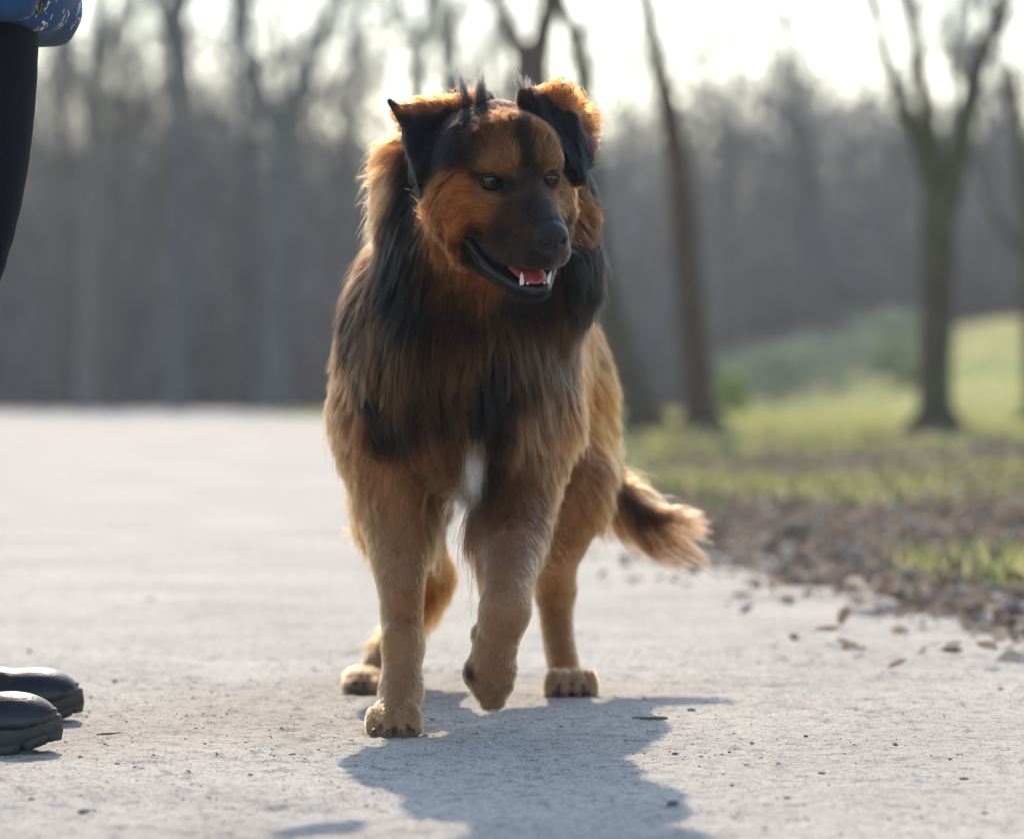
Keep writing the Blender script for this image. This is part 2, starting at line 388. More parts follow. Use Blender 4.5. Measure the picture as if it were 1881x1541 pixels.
D = 7.5 + rng.beta(1.0, 1.7, n_) * 50; X = path_right(D) + 0.25 + rng.uniform(0, 1, n_) * (0.2 * D + 2.5 - path_right(D))
far = sstep(D, 22, 36)
keep = (rng.uniform(0, 1, n_) < sstep(fbm(X * 0.9 + 4, D * 0.5, 3, 15), 0.33, 0.55) * (1 - far) + 0.9 * far) & (X > path_right(D) + 0.2); D, X = D[keep], X[keep]; far = far[keep]
gcol = np.where(rng.uniform(0, 1, (len(X), 1)) < (0.55 - 0.25 * far)[:, None], np.array([[0.17, 0.215, 0.07]]), np.array([[0.58, 0.52, 0.22]])) * rng.uniform(.6, 1.3, (len(X), 1))
gr = blades('grass', X, D, rng.uniform(0.03, 0.10, len(X)) * (1 - 0.45 * far), gcol, 0.003 + 0.00035 * D); tag(gr, 'patchy green and straw coloured grass on the verge and meadow', 'grass', kind='stuff')

# ------------------------------------------------------------------ trees
def mat_bark(name, c0, c1, moss=0.0, mossc=(0.10, 0.14, 0.03)):
    m, n, l, b = mat_new(name)
    tc = n.new('ShaderNodeTexCoord'); mp = n.new('ShaderNodeMapping'); mp.inputs['Scale'].default_value = (9, 9, 2.0); l.new(tc.outputs['Object'], mp.inputs['Vector'])
    q = n.new('ShaderNodeTexNoise'); q.inputs['Scale'].default_value = 2.5; q.inputs['Detail'].default_value = 8; l.new(mp.outputs[0], q.inputs['Vector'])
    r = n.new('ShaderNodeValToRGB'); l.new(q.outputs['Fac'], r.inputs['Fac']); r.color_ramp.elements[0].position = .35; r.color_ramp.elements[1].position = .68
    r.color_ramp.elements[0].color = (*c0, 1); r.color_ramp.elements[1].color = (*c1, 1)
    out = r.outputs[0]
    if moss:
        q2 = n.new('ShaderNodeTexNoise'); q2.inputs['Scale'].default_value = 0.9; q2.inputs['Detail'].default_value = 4; l.new(tc.outputs['Object'], q2.inputs['Vector'])
        mr = n.new('ShaderNodeMapRange'); mr.inputs['From Min'].default_value = .42; mr.inputs['From Max'].default_value = .6; mr.inputs['To Max'].default_value = moss; l.new(q2.outputs['Fac'], mr.inputs['Value'])
        mx = n.new('ShaderNodeMix'); mx.data_type = 'RGBA'; l.new(mr.outputs[0], mx.inputs['Factor']); l.new(out, mx.inputs['A']); mx.inputs['B'].default_value = (*mossc, 1); out = mx.outputs['Result']
    l.new(out, b.inputs['Base Color']); b.inputs['Roughness'].default_value = 0.9; b.inputs['Specular IOR Level'].default_value = 0.15
    bp = n.new('ShaderNodeBump'); bp.inputs['Strength'].default_value = .8; bp.inputs['Distance'].default_value = .03; l.new(q.outputs['Fac'], bp.inputs['Height']); l.new(bp.outputs['Normal'], b.inputs['Normal'])
    return m
M_BARK = mat_bark('bark_mossy', (0.045, 0.034, 0.028), (0.105, 0.078, 0.064), 0.4, (0.09, 0.11, 0.04))
M_BARK2 = mat_bark('bark_red', (0.05, 0.033, 0.027), (0.12, 0.075, 0.060), 0.25, (0.08, 0.10, 0.04))
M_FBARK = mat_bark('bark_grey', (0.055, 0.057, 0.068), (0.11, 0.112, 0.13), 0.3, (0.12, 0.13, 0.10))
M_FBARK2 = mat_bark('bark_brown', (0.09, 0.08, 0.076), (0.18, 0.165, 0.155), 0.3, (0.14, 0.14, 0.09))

def curve_pts(pts, n_=14, wob=0.0):
    pts = np.asarray(pts, float); k = len(pts)
    t = np.linspace(0, k - 1, n_); out = []
    for tt in t:
        i = min(int(tt), k - 2); f = tt - i
        p0 = pts[max(i - 1, 0)]; p1 = pts[i]; p2 = pts[i + 1]; p3 = pts[min(i + 2, k - 1)]
        out.append(0.5 * ((2 * p1) + (-p0 + p2) * f + (2 * p0 - 5 * p1 + 4 * p2 - p3) * f ** 2 + (-p0 + 3 * p1 - 3 * p2 + p3) * f ** 3))
    out = np.array(out)
    if wob: out[1:-1] += rng.normal(0, wob, (n_ - 2, 3))
    return out

def grow(mb, p, d, length, r, depth, up=0.25, twig=0.006, spread=0.6):
    """a bare branch that forks into thinner ones"""
    k = 5; pts = [np.array(p, float)]; dd = np.array(d, float)
    for i in range(k - 1):
        dd = dd + rng.normal(0, 0.13, 3) + np.array([0, 0, up * 0.25]); dd /= np.linalg.norm(dd); pts.append(pts[-1] + dd * length / (k - 1))
    r1 = max(r * 0.6, twig)
    mb.tube(pts, np.linspace(r, r1, k), sides=5 if r > 0.03 else 3)
    if depth <= 0: return
    for c in range(3 if depth > 1 else 4):
        t = 1.0 if c == 0 else rng.uniform(0.3, 0.95); i = min(int(t * (k - 1)), k - 2); q = pts[i] + (pts[i + 1] - pts[i]) * (t * (k - 1) - i)
        nd = dd + rng.normal(0, spread, 3) * (0.5 if c == 0 else 1.0); nd[2] = nd[2] * 0.7 + up; nd /= np.linalg.norm(nd)
        grow(mb, q, nd, length * rng.uniform(0.55, 0.8), r1 * (0.95 if c == 0 else rng.uniform(0.5, 0.75)), depth - 1, up, twig, spread)

def photo_tree(label, D, base_px, trunk, limbs, mat, flare=1.5, name='bare_tree', depth=3):
    """trunk / limbs: lists of (px, py, width_px, dY) read off the photograph at distance D"""
    q = P(base_px[0], base_px[1], D); z0 = float(ground_h(np.array([q[0]]), np.array([D]))[0]) - 0.05
    root = empty(name, (q[0], D, z0)); tag(root, label, 'tree', 'bare trees standing on the verge')
    def conv(pl):
        pts = np.array([P(a[0], a[1], D + (a[3] if len(a) > 3 else 0)) for a in pl]); rad = np.array([a[2] / 2 / F_PX * D for a in pl]); return pts, rad
    pts, rad = conv(trunk); pts = np.vstack([[pts[0][0], D, z0], pts]); rad = np.concatenate([[rad[0] * flare], rad])
    c = curve_pts(pts, 18); rr = np.interp(np.linspace(0, len(rad) - 1, 18), np.arange(len(rad)), rad)
    t_ = MB(); t_.tube(c, rr, sides=14, jitter=0.04)
    for a in range(5):                                            # root flare
        th = a * 1.25 + 0.3; dr = np.array([math.cos(th), math.sin(th), 0])
        t_.tube([c[1] * [1, 1, 0] + [0, 0, z0 + rad[1] * 1.6] + dr * rad[1] * 0.3, c[0] + dr * rad[1] * 1.15 + [0, 0, 0.09], c[0] + dr * rad[1] * 2.2 + [0, 0, 0.01]], [rad[1] * .5, rad[1] * .38, rad[1] * .12], 7)
    attach(t_.build('trunk', mat), root)
    cr = MB()
    for lim in limbs:
        lp, lr = conv(lim); c = curve_pts(lp, 14, 0.004); lrr = np.interp(np.linspace(0, len(lr) - 1, 14), np.arange(len(lr)), lr)
        lb = MB(); lb.tube(c, lrr, sides=10, jitter=0.06); attach(lb.build('limb', mat), root)
        d = c[-1] - c[-3]; d /= np.linalg.norm(d)
        grow(cr, c[-1], d, 1.4, lrr[-1], depth + 1, 0.3)
        for s in range(3):
            i = rng.integers(5, 13); nd = d + rng.normal(0, 0.6, 3); nd[2] = abs(nd[2]) + .2; nd /= np.linalg.norm(nd)
            grow(cr, c[i], nd, 0.55, lrr[i] * 0.22, 1, 0.3, 0.004)
    attach(cr.build('crown', mat), root)
    return root

photo_tree('bare tree with a three way fork on the grassy verge, right of the dog', 26, (1722, 800),
    [(1720, 790, 72), (1718, 690, 62), (1722, 560, 62), (1722, 440, 66), (1722, 350, 60)],
    [[(1724, 380, 50), (1692, 270, 40), (1655, 190, 30, .1), (1625, 90, 24, .2), (1603, -10, 20, .2), (1585, -160, 15, .3)],
     [(1722, 330, 46), (1706, 220, 32, -.1), (1690, 130, 26, -.2), (1662, 0, 20, -.3), (1650, -170, 16, -.3)],
     [(1728, 400, 56), (1756, 310, 46), (1780, 190, 40, .2), (1808, 90, 34, .3), (1850, -10, 28, .4), (1880, -150, 20, .5)]], M_BARK)
photo_tree('slender trunk leaning left, right hand one of the leaning pair behind the dog', 29, (1292, 800),
    [(1290, 790, 66), (1284, 720, 58), (1272, 600, 56), (1258, 440, 54), (1245, 300, 46), (1225, 190, 40), (1208, 110, 32), (1186, 0, 28), (1160, -140, 24)],
    [[(1160, -140, 20), (1120, -260, 14), (1100, -400, 10)], [(1170, -100, 16), (1200, -240, 12), (1240, -380, 10)]], M_BARK2)
photo_tree('leaning trunk whose foot shows close beside the rump of the dog', 30, (1186, 805),
    [(1184, 795, 76), (1168, 730, 62), (1136, 640, 56), (1108, 520, 50), (1090, 400, 42), (1080, 270, 38), (1072, 160, 36), (1062, 90, 34)],
    [[(1064, 110, 34), (1050, 50, 30), (1030, 0, 26), (1000, -120, 20)], [(1064, 80, 16), (1085, 40, 18), (1118, 15, 14), (1160, -60, 10)]], M_BARK)
photo_tree('thick forked trunk rising directly behind the head of the dog', 33, (985, 800),
    [(985, 790, 90), (982, 500, 80), (978, 260, 74), (976, 150, 72), (976, 110, 70)],
    [[(972, 125, 46), (945, 70, 34), (925, 20, 26), (905, -40, 24), (880, -160, 18)], [(982, 120, 50), (998, 60, 44), (1010, 0, 38), (1020, -140, 26)]], M_BARK2)
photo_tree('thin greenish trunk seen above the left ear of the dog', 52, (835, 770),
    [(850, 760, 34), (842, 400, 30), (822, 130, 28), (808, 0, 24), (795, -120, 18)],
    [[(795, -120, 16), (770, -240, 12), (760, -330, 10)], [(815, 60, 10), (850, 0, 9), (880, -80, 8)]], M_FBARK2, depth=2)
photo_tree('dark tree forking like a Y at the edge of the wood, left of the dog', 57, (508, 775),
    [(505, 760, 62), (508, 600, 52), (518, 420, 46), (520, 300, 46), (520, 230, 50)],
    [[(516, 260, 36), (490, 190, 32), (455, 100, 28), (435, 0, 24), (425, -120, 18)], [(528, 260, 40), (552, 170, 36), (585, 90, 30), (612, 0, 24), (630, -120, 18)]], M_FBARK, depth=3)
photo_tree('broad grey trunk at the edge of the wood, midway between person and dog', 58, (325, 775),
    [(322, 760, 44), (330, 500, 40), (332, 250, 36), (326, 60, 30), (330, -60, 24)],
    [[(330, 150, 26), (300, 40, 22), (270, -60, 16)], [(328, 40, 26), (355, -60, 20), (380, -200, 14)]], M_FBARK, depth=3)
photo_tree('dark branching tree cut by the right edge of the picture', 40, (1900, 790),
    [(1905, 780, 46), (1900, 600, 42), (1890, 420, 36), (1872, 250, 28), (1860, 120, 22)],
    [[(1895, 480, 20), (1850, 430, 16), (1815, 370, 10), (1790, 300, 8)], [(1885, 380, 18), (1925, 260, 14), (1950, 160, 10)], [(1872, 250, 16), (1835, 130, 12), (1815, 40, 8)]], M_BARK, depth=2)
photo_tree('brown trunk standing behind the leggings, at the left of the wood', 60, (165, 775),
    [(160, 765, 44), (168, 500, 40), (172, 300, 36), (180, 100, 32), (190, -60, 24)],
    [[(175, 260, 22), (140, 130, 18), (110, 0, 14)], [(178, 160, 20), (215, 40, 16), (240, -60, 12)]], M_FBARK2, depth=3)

# the wood: individually placed bare trees from a few growth forms
def wood_tree(h, mat):
    root = empty('wood_tree')
    t_ = MB(); c = MB(); pts = [np.zeros(3)]; d = np.array([rng.normal(0, .05), rng.normal(0, .05), 1.0])
    for i in range(9):
        d = d + rng.normal(0, .05, 3); d[2] = abs(d[2]) + .2; d /= np.linalg.norm(d); pts.append(pts[-1] + d * h / 9)
    rr = np.linspace(h * 0.0125, h * 0.0035, 10); t_.tube(pts, rr, 7, .05)
    for i in range(2, 10):
        for s in range(3 if i > 3 else 2):
            a = rng.uniform(0, 6.28); nd = np.array([math.cos(a), math.sin(a), rng.uniform(.3, 1.0)]); nd /= np.linalg.norm(nd)
            grow(c, pts[i], nd, h * rng.uniform(.09, .17), rr[i] * .45, 2, .35, 0.0085, .7)
    t_.build('trunk', mat, root); c.build('crown', mat, root)
    return root
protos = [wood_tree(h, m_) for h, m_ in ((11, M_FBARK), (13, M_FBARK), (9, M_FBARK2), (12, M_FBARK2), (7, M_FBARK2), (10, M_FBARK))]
kinds = ['bare tree of the wood beyond the path, greyish trunk among many', 'bare tree of the wood beyond the path, brownish trunk among many']
def place_tree(i, x, y, rz, s):
    pr = protos[i]
    if pr.get('used'): r = pr.copy(); COL.objects.link(r); ch = [c.copy() for c in pr.children]
    else: r = pr; ch = []; pr['used'] = 1
    for c in ch: COL.objects.link(c); c.parent = r
    z = float(ground_h(np.array([x]), np.array([y]))[0]) - 0.05
    r.location = (x, y, z); r.rotation_euler = (0, 0, rz); r.scale = (s, s, s)
    tag(r, kinds[0] if i in (0, 1, 5) else kinds[1], 'tree', 'bare trees of the wood with greyish trunks' if i in (0, 1, 5) else 'bare trees of the wood with brownish trunks')
for k in range(190):
    y = 60 + 62 * rng.uniform() ** 0.9
    lat = rng.uniform(-1, 1) if k < 132 else (rng.uniform(-1, -.52) if k < 162 else rng.uniform(1.1, 2.6) * (-1 if k % 2 else 1))
    x = lat * (0.165 * y + 2.5)
    if x > 1.5 and y < 80: y += 34; 
    if 0.02 * y < x < 0.11 * y and rng.uniform() < 0.55: x = -abs(x) - 2
    place_tree(int(rng.integers(0, 6)), x, y, rng.uniform(0, 6.28), rng.uniform(.75, 1.1))
for pr in protos:
    if 'used' in pr: del pr['used']
for o in list(COL.objects):
    if 'used' in o: del o['used']

# underwood and the far wooded rise, which read as one mass
def sticks(name, X, Y, Z, L, R, vert, cols, mat, mesh=True):
    n_ = len(X); d = rng.normal(0, 1, (n_, 3)); d[:, 2] = np.abs(d[:, 2]) * vert + 0.2; d /= np.linalg.norm(d, axis=1)[:, None]
    base = np.stack([X, Y, Z], -1); top = base + d * L[:, None]; mid = (base + top) / 2 + rng.normal(0, .05, (n_, 3)) * L[:, None]
    u = np.cross(d, rng.normal(0, 1, (n_, 3))); u /= np.linalg.norm(u, axis=1)[:, None]; w = np.cross(d, u)
    ring = lambda c, r: [c + (math.cos(a) * u + math.sin(a) * w) * r[:, None] for a in (0, 2.09, 4.19)]
    v = np.stack(ring(base, R) + ring(mid, R * .8) + [top], 1)
    off = (np.arange(n_) * 7)[:, None, None]
    q = np.array([(0, 1, 4, 3), (1, 2, 5, 4), (2, 0, 3, 5)]); t = np.array([(3, 4, 6), (4, 5, 6), (5, 3, 6)])
    o = mesh_from(name, v.reshape(-1, 3), [(q[None] + off).reshape(-1, 4), (t[None] + off).reshape(-1, 3)], mat, smooth=False)
    add_color(o.data, np.repeat(cols, 7, 0)); return o
M_STICK = mat_attr('brushwood', rough=0.9, spec=0.1)
n_ = 50000
Y = rng.uniform(61, 100, n_); X = np.where(rng.uniform(0, 1, n_) < .72, rng.uniform(-0.2, 0.2, n_), rng.uniform(-0.55, 0.5, n_)) * Y + rng.normal(0, 1, n_)
hm = 7.0 * (0.5 + 0.9 * fbm(X * .5, Y * .2, 3, 61)) * (1 - .35 * sstep(X / Y, -.02, .06))
keep = ~((X / Y > .045) & (Y < 84)); X, Y, hm = X[keep], Y[keep], hm[keep]; n_ = len(X)
Z = ground_h(X, Y) + rng.beta(1, 2.9, n_) * hm
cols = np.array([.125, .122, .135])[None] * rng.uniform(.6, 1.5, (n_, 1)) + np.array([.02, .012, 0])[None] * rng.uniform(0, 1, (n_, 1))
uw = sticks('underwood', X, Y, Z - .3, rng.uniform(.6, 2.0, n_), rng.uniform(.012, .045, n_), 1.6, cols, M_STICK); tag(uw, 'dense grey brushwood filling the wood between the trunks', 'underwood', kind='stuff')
n_ = 75000
Y = rng.uniform(125, 165, n_); X = np.where(rng.uniform(0, 1, n_) < .7, rng.uniform(-0.24, 0.24, n_), rng.uniform(-0.6, 0.6, n_)) * Y
top = 1.3 * (5.5 + 7.5 * fbm(X * .16 + 3, Y * .03, 4, 71)) * (1.08 - .15 * sstep(X / Y, 0, .08))
Z = ground_h(X, Y) - .5 + rng.beta(1.0, 2.3, n_) * top
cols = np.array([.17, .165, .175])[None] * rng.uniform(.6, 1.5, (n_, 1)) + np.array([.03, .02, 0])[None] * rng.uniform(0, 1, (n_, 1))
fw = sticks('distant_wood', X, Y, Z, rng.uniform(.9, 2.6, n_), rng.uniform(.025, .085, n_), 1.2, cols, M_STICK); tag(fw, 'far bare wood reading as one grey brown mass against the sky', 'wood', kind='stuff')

# shrubs on the meadow at the right
M_SHRUB = mat_attr('shrub_leaf', rough=0.6, spec=0.3, translucent=0.4)
def shrub(label, x, D, r, h, col, n_=900):
    z = float(ground_h(np.array([x]), np.array([D]))[0]); root = empty('shrub', (x, D, z)); tag(root, label, 'shrub', 'low shrubs on the meadow')
    d = rng.normal(0, 1, (n_, 3)); d /= np.linalg.norm(d, axis=1)[:, None]; rad = rng.uniform(.35, 1, n_) ** .5 * (0.7 + 0.5 * noise2(d[:, 0] * 3 + x, d[:, 2] * 3, 5))
    pos = d * rad[:, None] * np.array([r, r, h / 2]) + [0, 0, h / 2]
    o = scatter_leaves('foliage', pos, rng.uniform(.05, .12, n_), np.array(col)[None] * rng.uniform(.6, 1.4, (n_, 1)), M_SHRUB, 1.0); o.parent = root
    mb = MB()
    for k in range(7):
        a = rng.uniform(0, 6.28); mb.tube([[0, 0, -.05], [math.cos(a) * r * .3, math.sin(a) * r * .3, h * .4], [math.cos(a) * r * .6, math.sin(a) * r * .6, h * .85]], [.02, .014, .006], 5)
    mb.build('stem', M_BARK2, root)
shrub('yellow green shrub between the leaning trunk and the forked tree', 2.75, 48, .22, .55, (.36, .42, .14))
for k, (x, D, r, h, c) in enumerate([(4.6, 66, 1.3, 1.2, (.22, .28, .21)), (5.9, 70, 1.4, 1.3, (.23, .29, .23)), (3.4, 64, 1.0, 1.0, (.20, .27, .22)), (6.6, 64, .8, .9, (.22, .28, .17)), (7.4, 74, 1.2, 1.2, (.22, .28, .20))]):
    shrub(['grey green shrub at the back of the meadow, midway between the two nearest trunks', 'large bluish shrub just left of the forked tree, far back', 'low shrub farthest left on the meadow, beside the slender leaning trunk', 'olive shrub directly behind the trunk of the forked tree', 'shrub on the green slope right of the forked tree'][k], x, D, r, h, c, 1500)

# air: a thin even haze over the whole place
hz = mesh_from('haze', np.array([(x, y, z) for z in (-4, 24) for y in (-12, 215) for x in (-110, 110)], float), np.array([(0, 2, 3, 1), (4, 5, 7, 6), (0, 1, 5, 4), (2, 6, 7, 3), (0, 4, 6, 2), (1, 3, 7, 5)]), None, smooth=False)
m = bpy.data.materials.new('haze'); m.use_nodes = True; n, l = m.node_tree.nodes, m.node_tree.links
n.remove(n['Principled BSDF']); pv = n.new('ShaderNodeVolumePrincipled'); pv.inputs['Density'].default_value = 0.0008; pv.inputs['Color'].default_value = (.93, .95, 1, 1); pv.inputs['Anisotropy'].default_value = .3
l.new(pv.outputs[0], n['Material Output'].inputs['Volume']); hz.data.materials.append(m); tag(hz, 'thin pale haze in the air over the path and wood', 'haze', kind='stuff')
cy.volume_bounces = 1

# ------------------------------------------------------------------ signed distance modelling
class Field:
    """a signed distance field on a rectilinear grid; primitives are smoothly joined, then meshed as one surface"""
    def __init__(s, xs, ys, zs):
        s.ax = [np.asarray(a, np.float32) for a in (xs, ys, zs)]
        s.f = np.full([len(a) for a in s.ax], 0.5, np.float32)
    def win(s, lo, hi, pad):
        sl = []
        for a, l, h in zip(s.ax, lo, hi):
            i = max(int(np.searchsorted(a, l - pad)) - 1, 0); j = min(int(np.searchsorted(a, h + pad)) + 1, len(a)); sl.append(slice(i, max(j, i)))
        g = [a[q] for a, q in zip(s.ax, sl)]
        return tuple(sl), g[0][:, None, None], g[1][None, :, None], g[2][None, None, :]
    def put(s, sl, d, k, sub=False):
        a = s.f[sl]
        if sub:
            h = np.clip(0.5 - 0.5 * (a + d) / k, 0, 1); s.f[sl] = a * (1 - h) + (-d) * h + k * h * (1 - h)
        else:
            h = np.clip(0.5 + 0.5 * (d - a) / k, 0, 1); s.f[sl] = d * (1 - h) + a * h - k * h * (1 - h)
    def cone(s, a, b, ra, rb, k=0.02, sub=False):
        a = np.asarray(a, float); b = np.asarray(b, float); R = max(ra, rb)
        sl, X, Y, Z = s.win(np.minimum(a, b), np.maximum(a, b), R + 2.5 * k + 0.01)
        ab = b - a; L = max(ab @ ab, 1e-9)
        t = np.clip(((X - a[0]) * ab[0] + (Y - a[1]) * ab[1] + (Z - a[2]) * ab[2]) / L, 0, 1)
        d = np.sqrt((X - a[0] - t * ab[0]) ** 2 + (Y - a[1] - t * ab[1]) ** 2 + (Z - a[2] - t * ab[2]) ** 2) - (ra + (rb - ra) * t)
        s.put(sl, d.astype(np.float32), k, sub)
    def chain(s, pts, rad, k=0.02):
        """one smooth limb through the points: its pieces meet without bulges, then it is joined to the rest"""
        pts = np.asarray(pts, float); n0 = len(pts); n1 = (n0 - 1) * 4 + 1
        c = curve_pts(pts, n1); rr = curve_pts(np.stack([rad] * 3, -1), n1)[:, 0]
        sl, X, Y, Z = s.win(c.min(0), c.max(0), max(rad) + 2.5 * k + 0.01); d = None
        for i in range(n1 - 1):
            a, b = c[i], c[i + 1]; ab = b - a; L = max(ab @ ab, 1e-9)
            t = np.clip(((X - a[0]) * ab[0] + (Y - a[1]) * ab[1] + (Z - a[2]) * ab[2]) / L, 0, 1)
            e = np.sqrt((X - a[0] - t * ab[0]) ** 2 + (Y - a[1] - t * ab[1]) ** 2 + (Z - a[2] - t * ab[2]) ** 2) - (rr[i] + (rr[i + 1] - rr[i]) * t)
            d = e if d is None else np.minimum(d, e)
        s.put(sl, d.astype(np.float32), k)
    def ell(s, c, r, k=0.02, rot=None, sub=False):
        c = np.asarray(c, float); r = np.asarray(r, float); R = r.max()
        sl, X, Y, Z = s.win(c - R, c + R, 2.5 * k + 0.01)
        x, y, z = X - c[0], Y - c[1], Z - c[2]
        if rot is not None: x, y, z = [rot[i][0] * x + rot[i][1] * y + rot[i][2] * z for i in range(3)]
        q = np.sqrt((x / r[0]) ** 2 + (y / r[1]) ** 2 + (z / r[2]) ** 2); q2 = np.sqrt((x / r[0] ** 2) ** 2 + (y / r[1] ** 2) ** 2 + (z / r[2] ** 2) ** 2)
        d = q * (q - 1) / np.maximum(q2, 1e-6)
        s.put(sl, d.astype(np.float32), k, sub)
    def tri(s, a, b, c, r, k=0.006):
        a, b, c = [np.asarray(v, float) for v in (a, b, c)]
        sl, X, Y, Z = s.win(np.minimum(np.minimum(a, b), c), np.maximum(np.maximum(a, b), c), r + 2.5 * k + 0.008)
        def dot3(v, w): return v[0] * w[0] + v[1] * w[1] + v[2] * w[2]
        p = [(X - v[0], Y - v[1], Z - v[2]) for v in (a, b, c)]
        e = [b - a, c - b, a - c]; nrm = np.cross(e[0], a - c)
        ins = sum(np.sign(dot3(np.cross(e[i], nrm), p[i])) for i in range(3)) 
        best = None
        for i in range(3):
            t = np.clip(dot3(e[i], p[i]) / (e[i] @ e[i]), 0, 1)
            dd = sum((p[i][j] - e[i][j] * t) ** 2 for j in range(3)); best = dd if best is None else np.minimum(best, dd)
        pl = dot3(nrm, p[0]) ** 2 / (nrm @ nrm)
        d = np.sqrt(np.where(np.abs(ins) >= 2.5, pl, best)) - r
        s.put(sl, d.astype(np.float32), k)
    def mesh(s):
        """surface nets"""
        f = s.f; ins = f < 0
        nx, ny, nz_ = f.shape
        c = np.zeros((nx - 1, ny - 1, nz_ - 1), np.int8)
        for i in (0, 1):
            for j in (0, 1):
                for k in (0, 1): c += ins[i:nx - 1 + i, j:ny - 1 + j, k:nz_ - 1 + k]
        I, J, K = np.nonzero((c > 0) & (c < 8))
        idx = np.full(c.shape, -1, np.int32); idx[I, J, K] = np.arange(len(I))
        acc = np.zeros((len(I), 3)); cnt = np.zeros(len(I))
        crn = [(i, j, k) for i in (0, 1) for j in (0, 1) for k in (0, 1)]
        A = s.ax
        for u in range(8):
            for v in range(u + 1, 8):
                p, q = crn[u], crn[v]
                if sum(abs(p[i] - q[i]) for i in range(3)) != 1: continue
                fa = f[I + p[0], J + p[1], K + p[2]]; fb = f[I + q[0], J + q[1], K + q[2]]
                m_ = (fa < 0) != (fb < 0); t = np.where(m_, fa / np.where(fa - fb == 0, 1, fa - fb), 0)
                for a_, (II, pp, qq) in enumerate(((I, p[0], q[0]), (J, p[1], q[1]), (K, p[2], q[2]))):
                    va = A[a_][II + pp]; vb = A[a_][II + qq]; acc[:, a_] += np.where(m_, va + (vb - va) * t, 0)
                cnt += m_
        V = acc / cnt[:, None]
        quads = []
        for ax in range(3):
            sh = [slice(None)] * 3; sh2 = [slice(None)] * 3
            o1, o2 = [(1, 2), (2, 0), (0, 1)][ax]
            lo = [slice(1, -1)] * 3; lo[ax] = slice(0, -1); hi = [slice(1, -1)] * 3; hi[ax] = slice(1, None)
            ch = ins[tuple(lo)] != ins[tuple(hi)]
            e = np.argwhere(ch); base = e.copy(); 
            for a_ in range(3):
                if a_ != ax: base[:, a_] += 1
            sgn = ins[base[:, 0], base[:, 1], base[:, 2]]
            def cell(d1, d2):
                b2 = base.copy(); b2[:, o1] -= d1; b2[:, o2] -= d2; return idx[b2[:, 0], b2[:, 1], b2[:, 2]]
            q = np.stack([cell(1, 1), cell(0, 1), cell(0, 0), cell(1, 0)], -1)
            q[~sgn] = q[~sgn][:, ::-1]; quads.append(q)
        Q = np.concatenate(quads); Q = Q[(Q >= 0).all(1)]
        return V, Q
    def locate(s, p, a):
        x = s.ax[a]; i = np.clip(np.searchsorted(x, p) - 1, 0, len(x) - 2); t = np.clip((p - x[i]) / (x[i + 1] - x[i]), 0, 1); return i, t
    def sample(s, Pt):
        i, u = s.locate(Pt[:, 0], 0); j, v = s.locate(Pt[:, 1], 1); k, w = s.locate(Pt[:, 2], 2); f = s.f
        def g(a, b, c): return f[i + a, j + b, k + c]
        return ((g(0, 0, 0) * (1 - u) + g(1, 0, 0) * u) * (1 - v) + (g(0, 1, 0) * (1 - u) + g(1, 1, 0) * u) * v) * (1 - w) + \
               ((g(0, 0, 1) * (1 - u) + g(1, 0, 1) * u) * (1 - v) + (g(0, 1, 1) * (1 - u) + g(1, 1, 1) * u) * v) * w
    def grad(s, Pt, e=0.004):
        g = np.stack([s.sample(Pt + d) - s.sample(Pt - d) for d in np.eye(3) * e], -1)
        return g / (np.linalg.norm(g, axis=1)[:, None] + 1e-9)

# ------------------------------------------------------------------ the dog
def ax2(lo, flo, fhi, hi, fine, coarse):
    a = [np.arange(flo, fhi, fine)]
    if lo < flo: a.insert(0, np.arange(flo - coarse, lo, -coarse)[::-1])
    if hi > fhi: a.append(np.arange(a[-1][-1] + coarse, hi, coarse))
    return np.concatenate(a)
S = Field(ax2(-.28, -.155, .125, .24, .0026, .0055), ax2(4.34, 4.36, 4.70, 5.72, .0028, .0065), ax2(-.02, .52, .83, .85, .0026, .0048))
# trunk
S.ell(P(845, 665, 4.98), (.108, .24, .148), .05)
S.ell(P(840, 655, 4.80), (.104, .09, .135), .05)
S.cone(P(815, 545, 4.88), P(905, 370, 4.70), .098, .078, .05)
S.cone(P(790, 520, 5.0), P(930, 600, 5.3), .085, .095, .06)
S.cone(P(870, 690, 5.1), P(965, 690, 5.36), .112, .105, .06)
S.ell(P(972, 740, 5.40), (.100, .12, .13), .05)
S.ell(P(778, 352, 4.80), (.052, .06, .070), .04)
S.ell(P(703, 690, 4.88), (.055, .085, .125), .045)
S.ell(P(972, 690, 4.87), (.055, .085, .12), .045)
# image-left foreleg
fl = [P(700, 770, 4.88), P(728, 900, 4.88), P(733, 985, 4.86), P(737, 1090, 4.82), P(739, 1190, 4.79), P(737, 1270, 4.765)]
S.chain(fl, [.060, .050, .040, .0275, .0235, .0225], .025)
S.cone(P(737, 1270, 4.765), P(723, 1318, 4.72), .0225, .022, .02)
S.ell(P(722, 1324, 4.745), (.0275, .034, .019), .014)
for x, y, dx in ((688, 1334, -5), (711, 1336, -1), (737, 1336, 2), (759, 1333, 4)):
    a = P(x - dx * .5, 1318, 4.722); b = P(x, y, 4.676 + abs(x - 724) * .00055); a[2] = .030; c_ = a * .45 + b * .55; c_[2] = .0255 - abs(x - 724) * .00012; b[2] = .0112
    S.chain([a, c_, b], [.0095, .0118, .0108], .0016)
S.ell(P(762, 1192, 4.80), (.010, .012, .018), .012)               # carpal pad
S.ell(P(735, 1180, 4.775), (.020, .014, .024), .015)
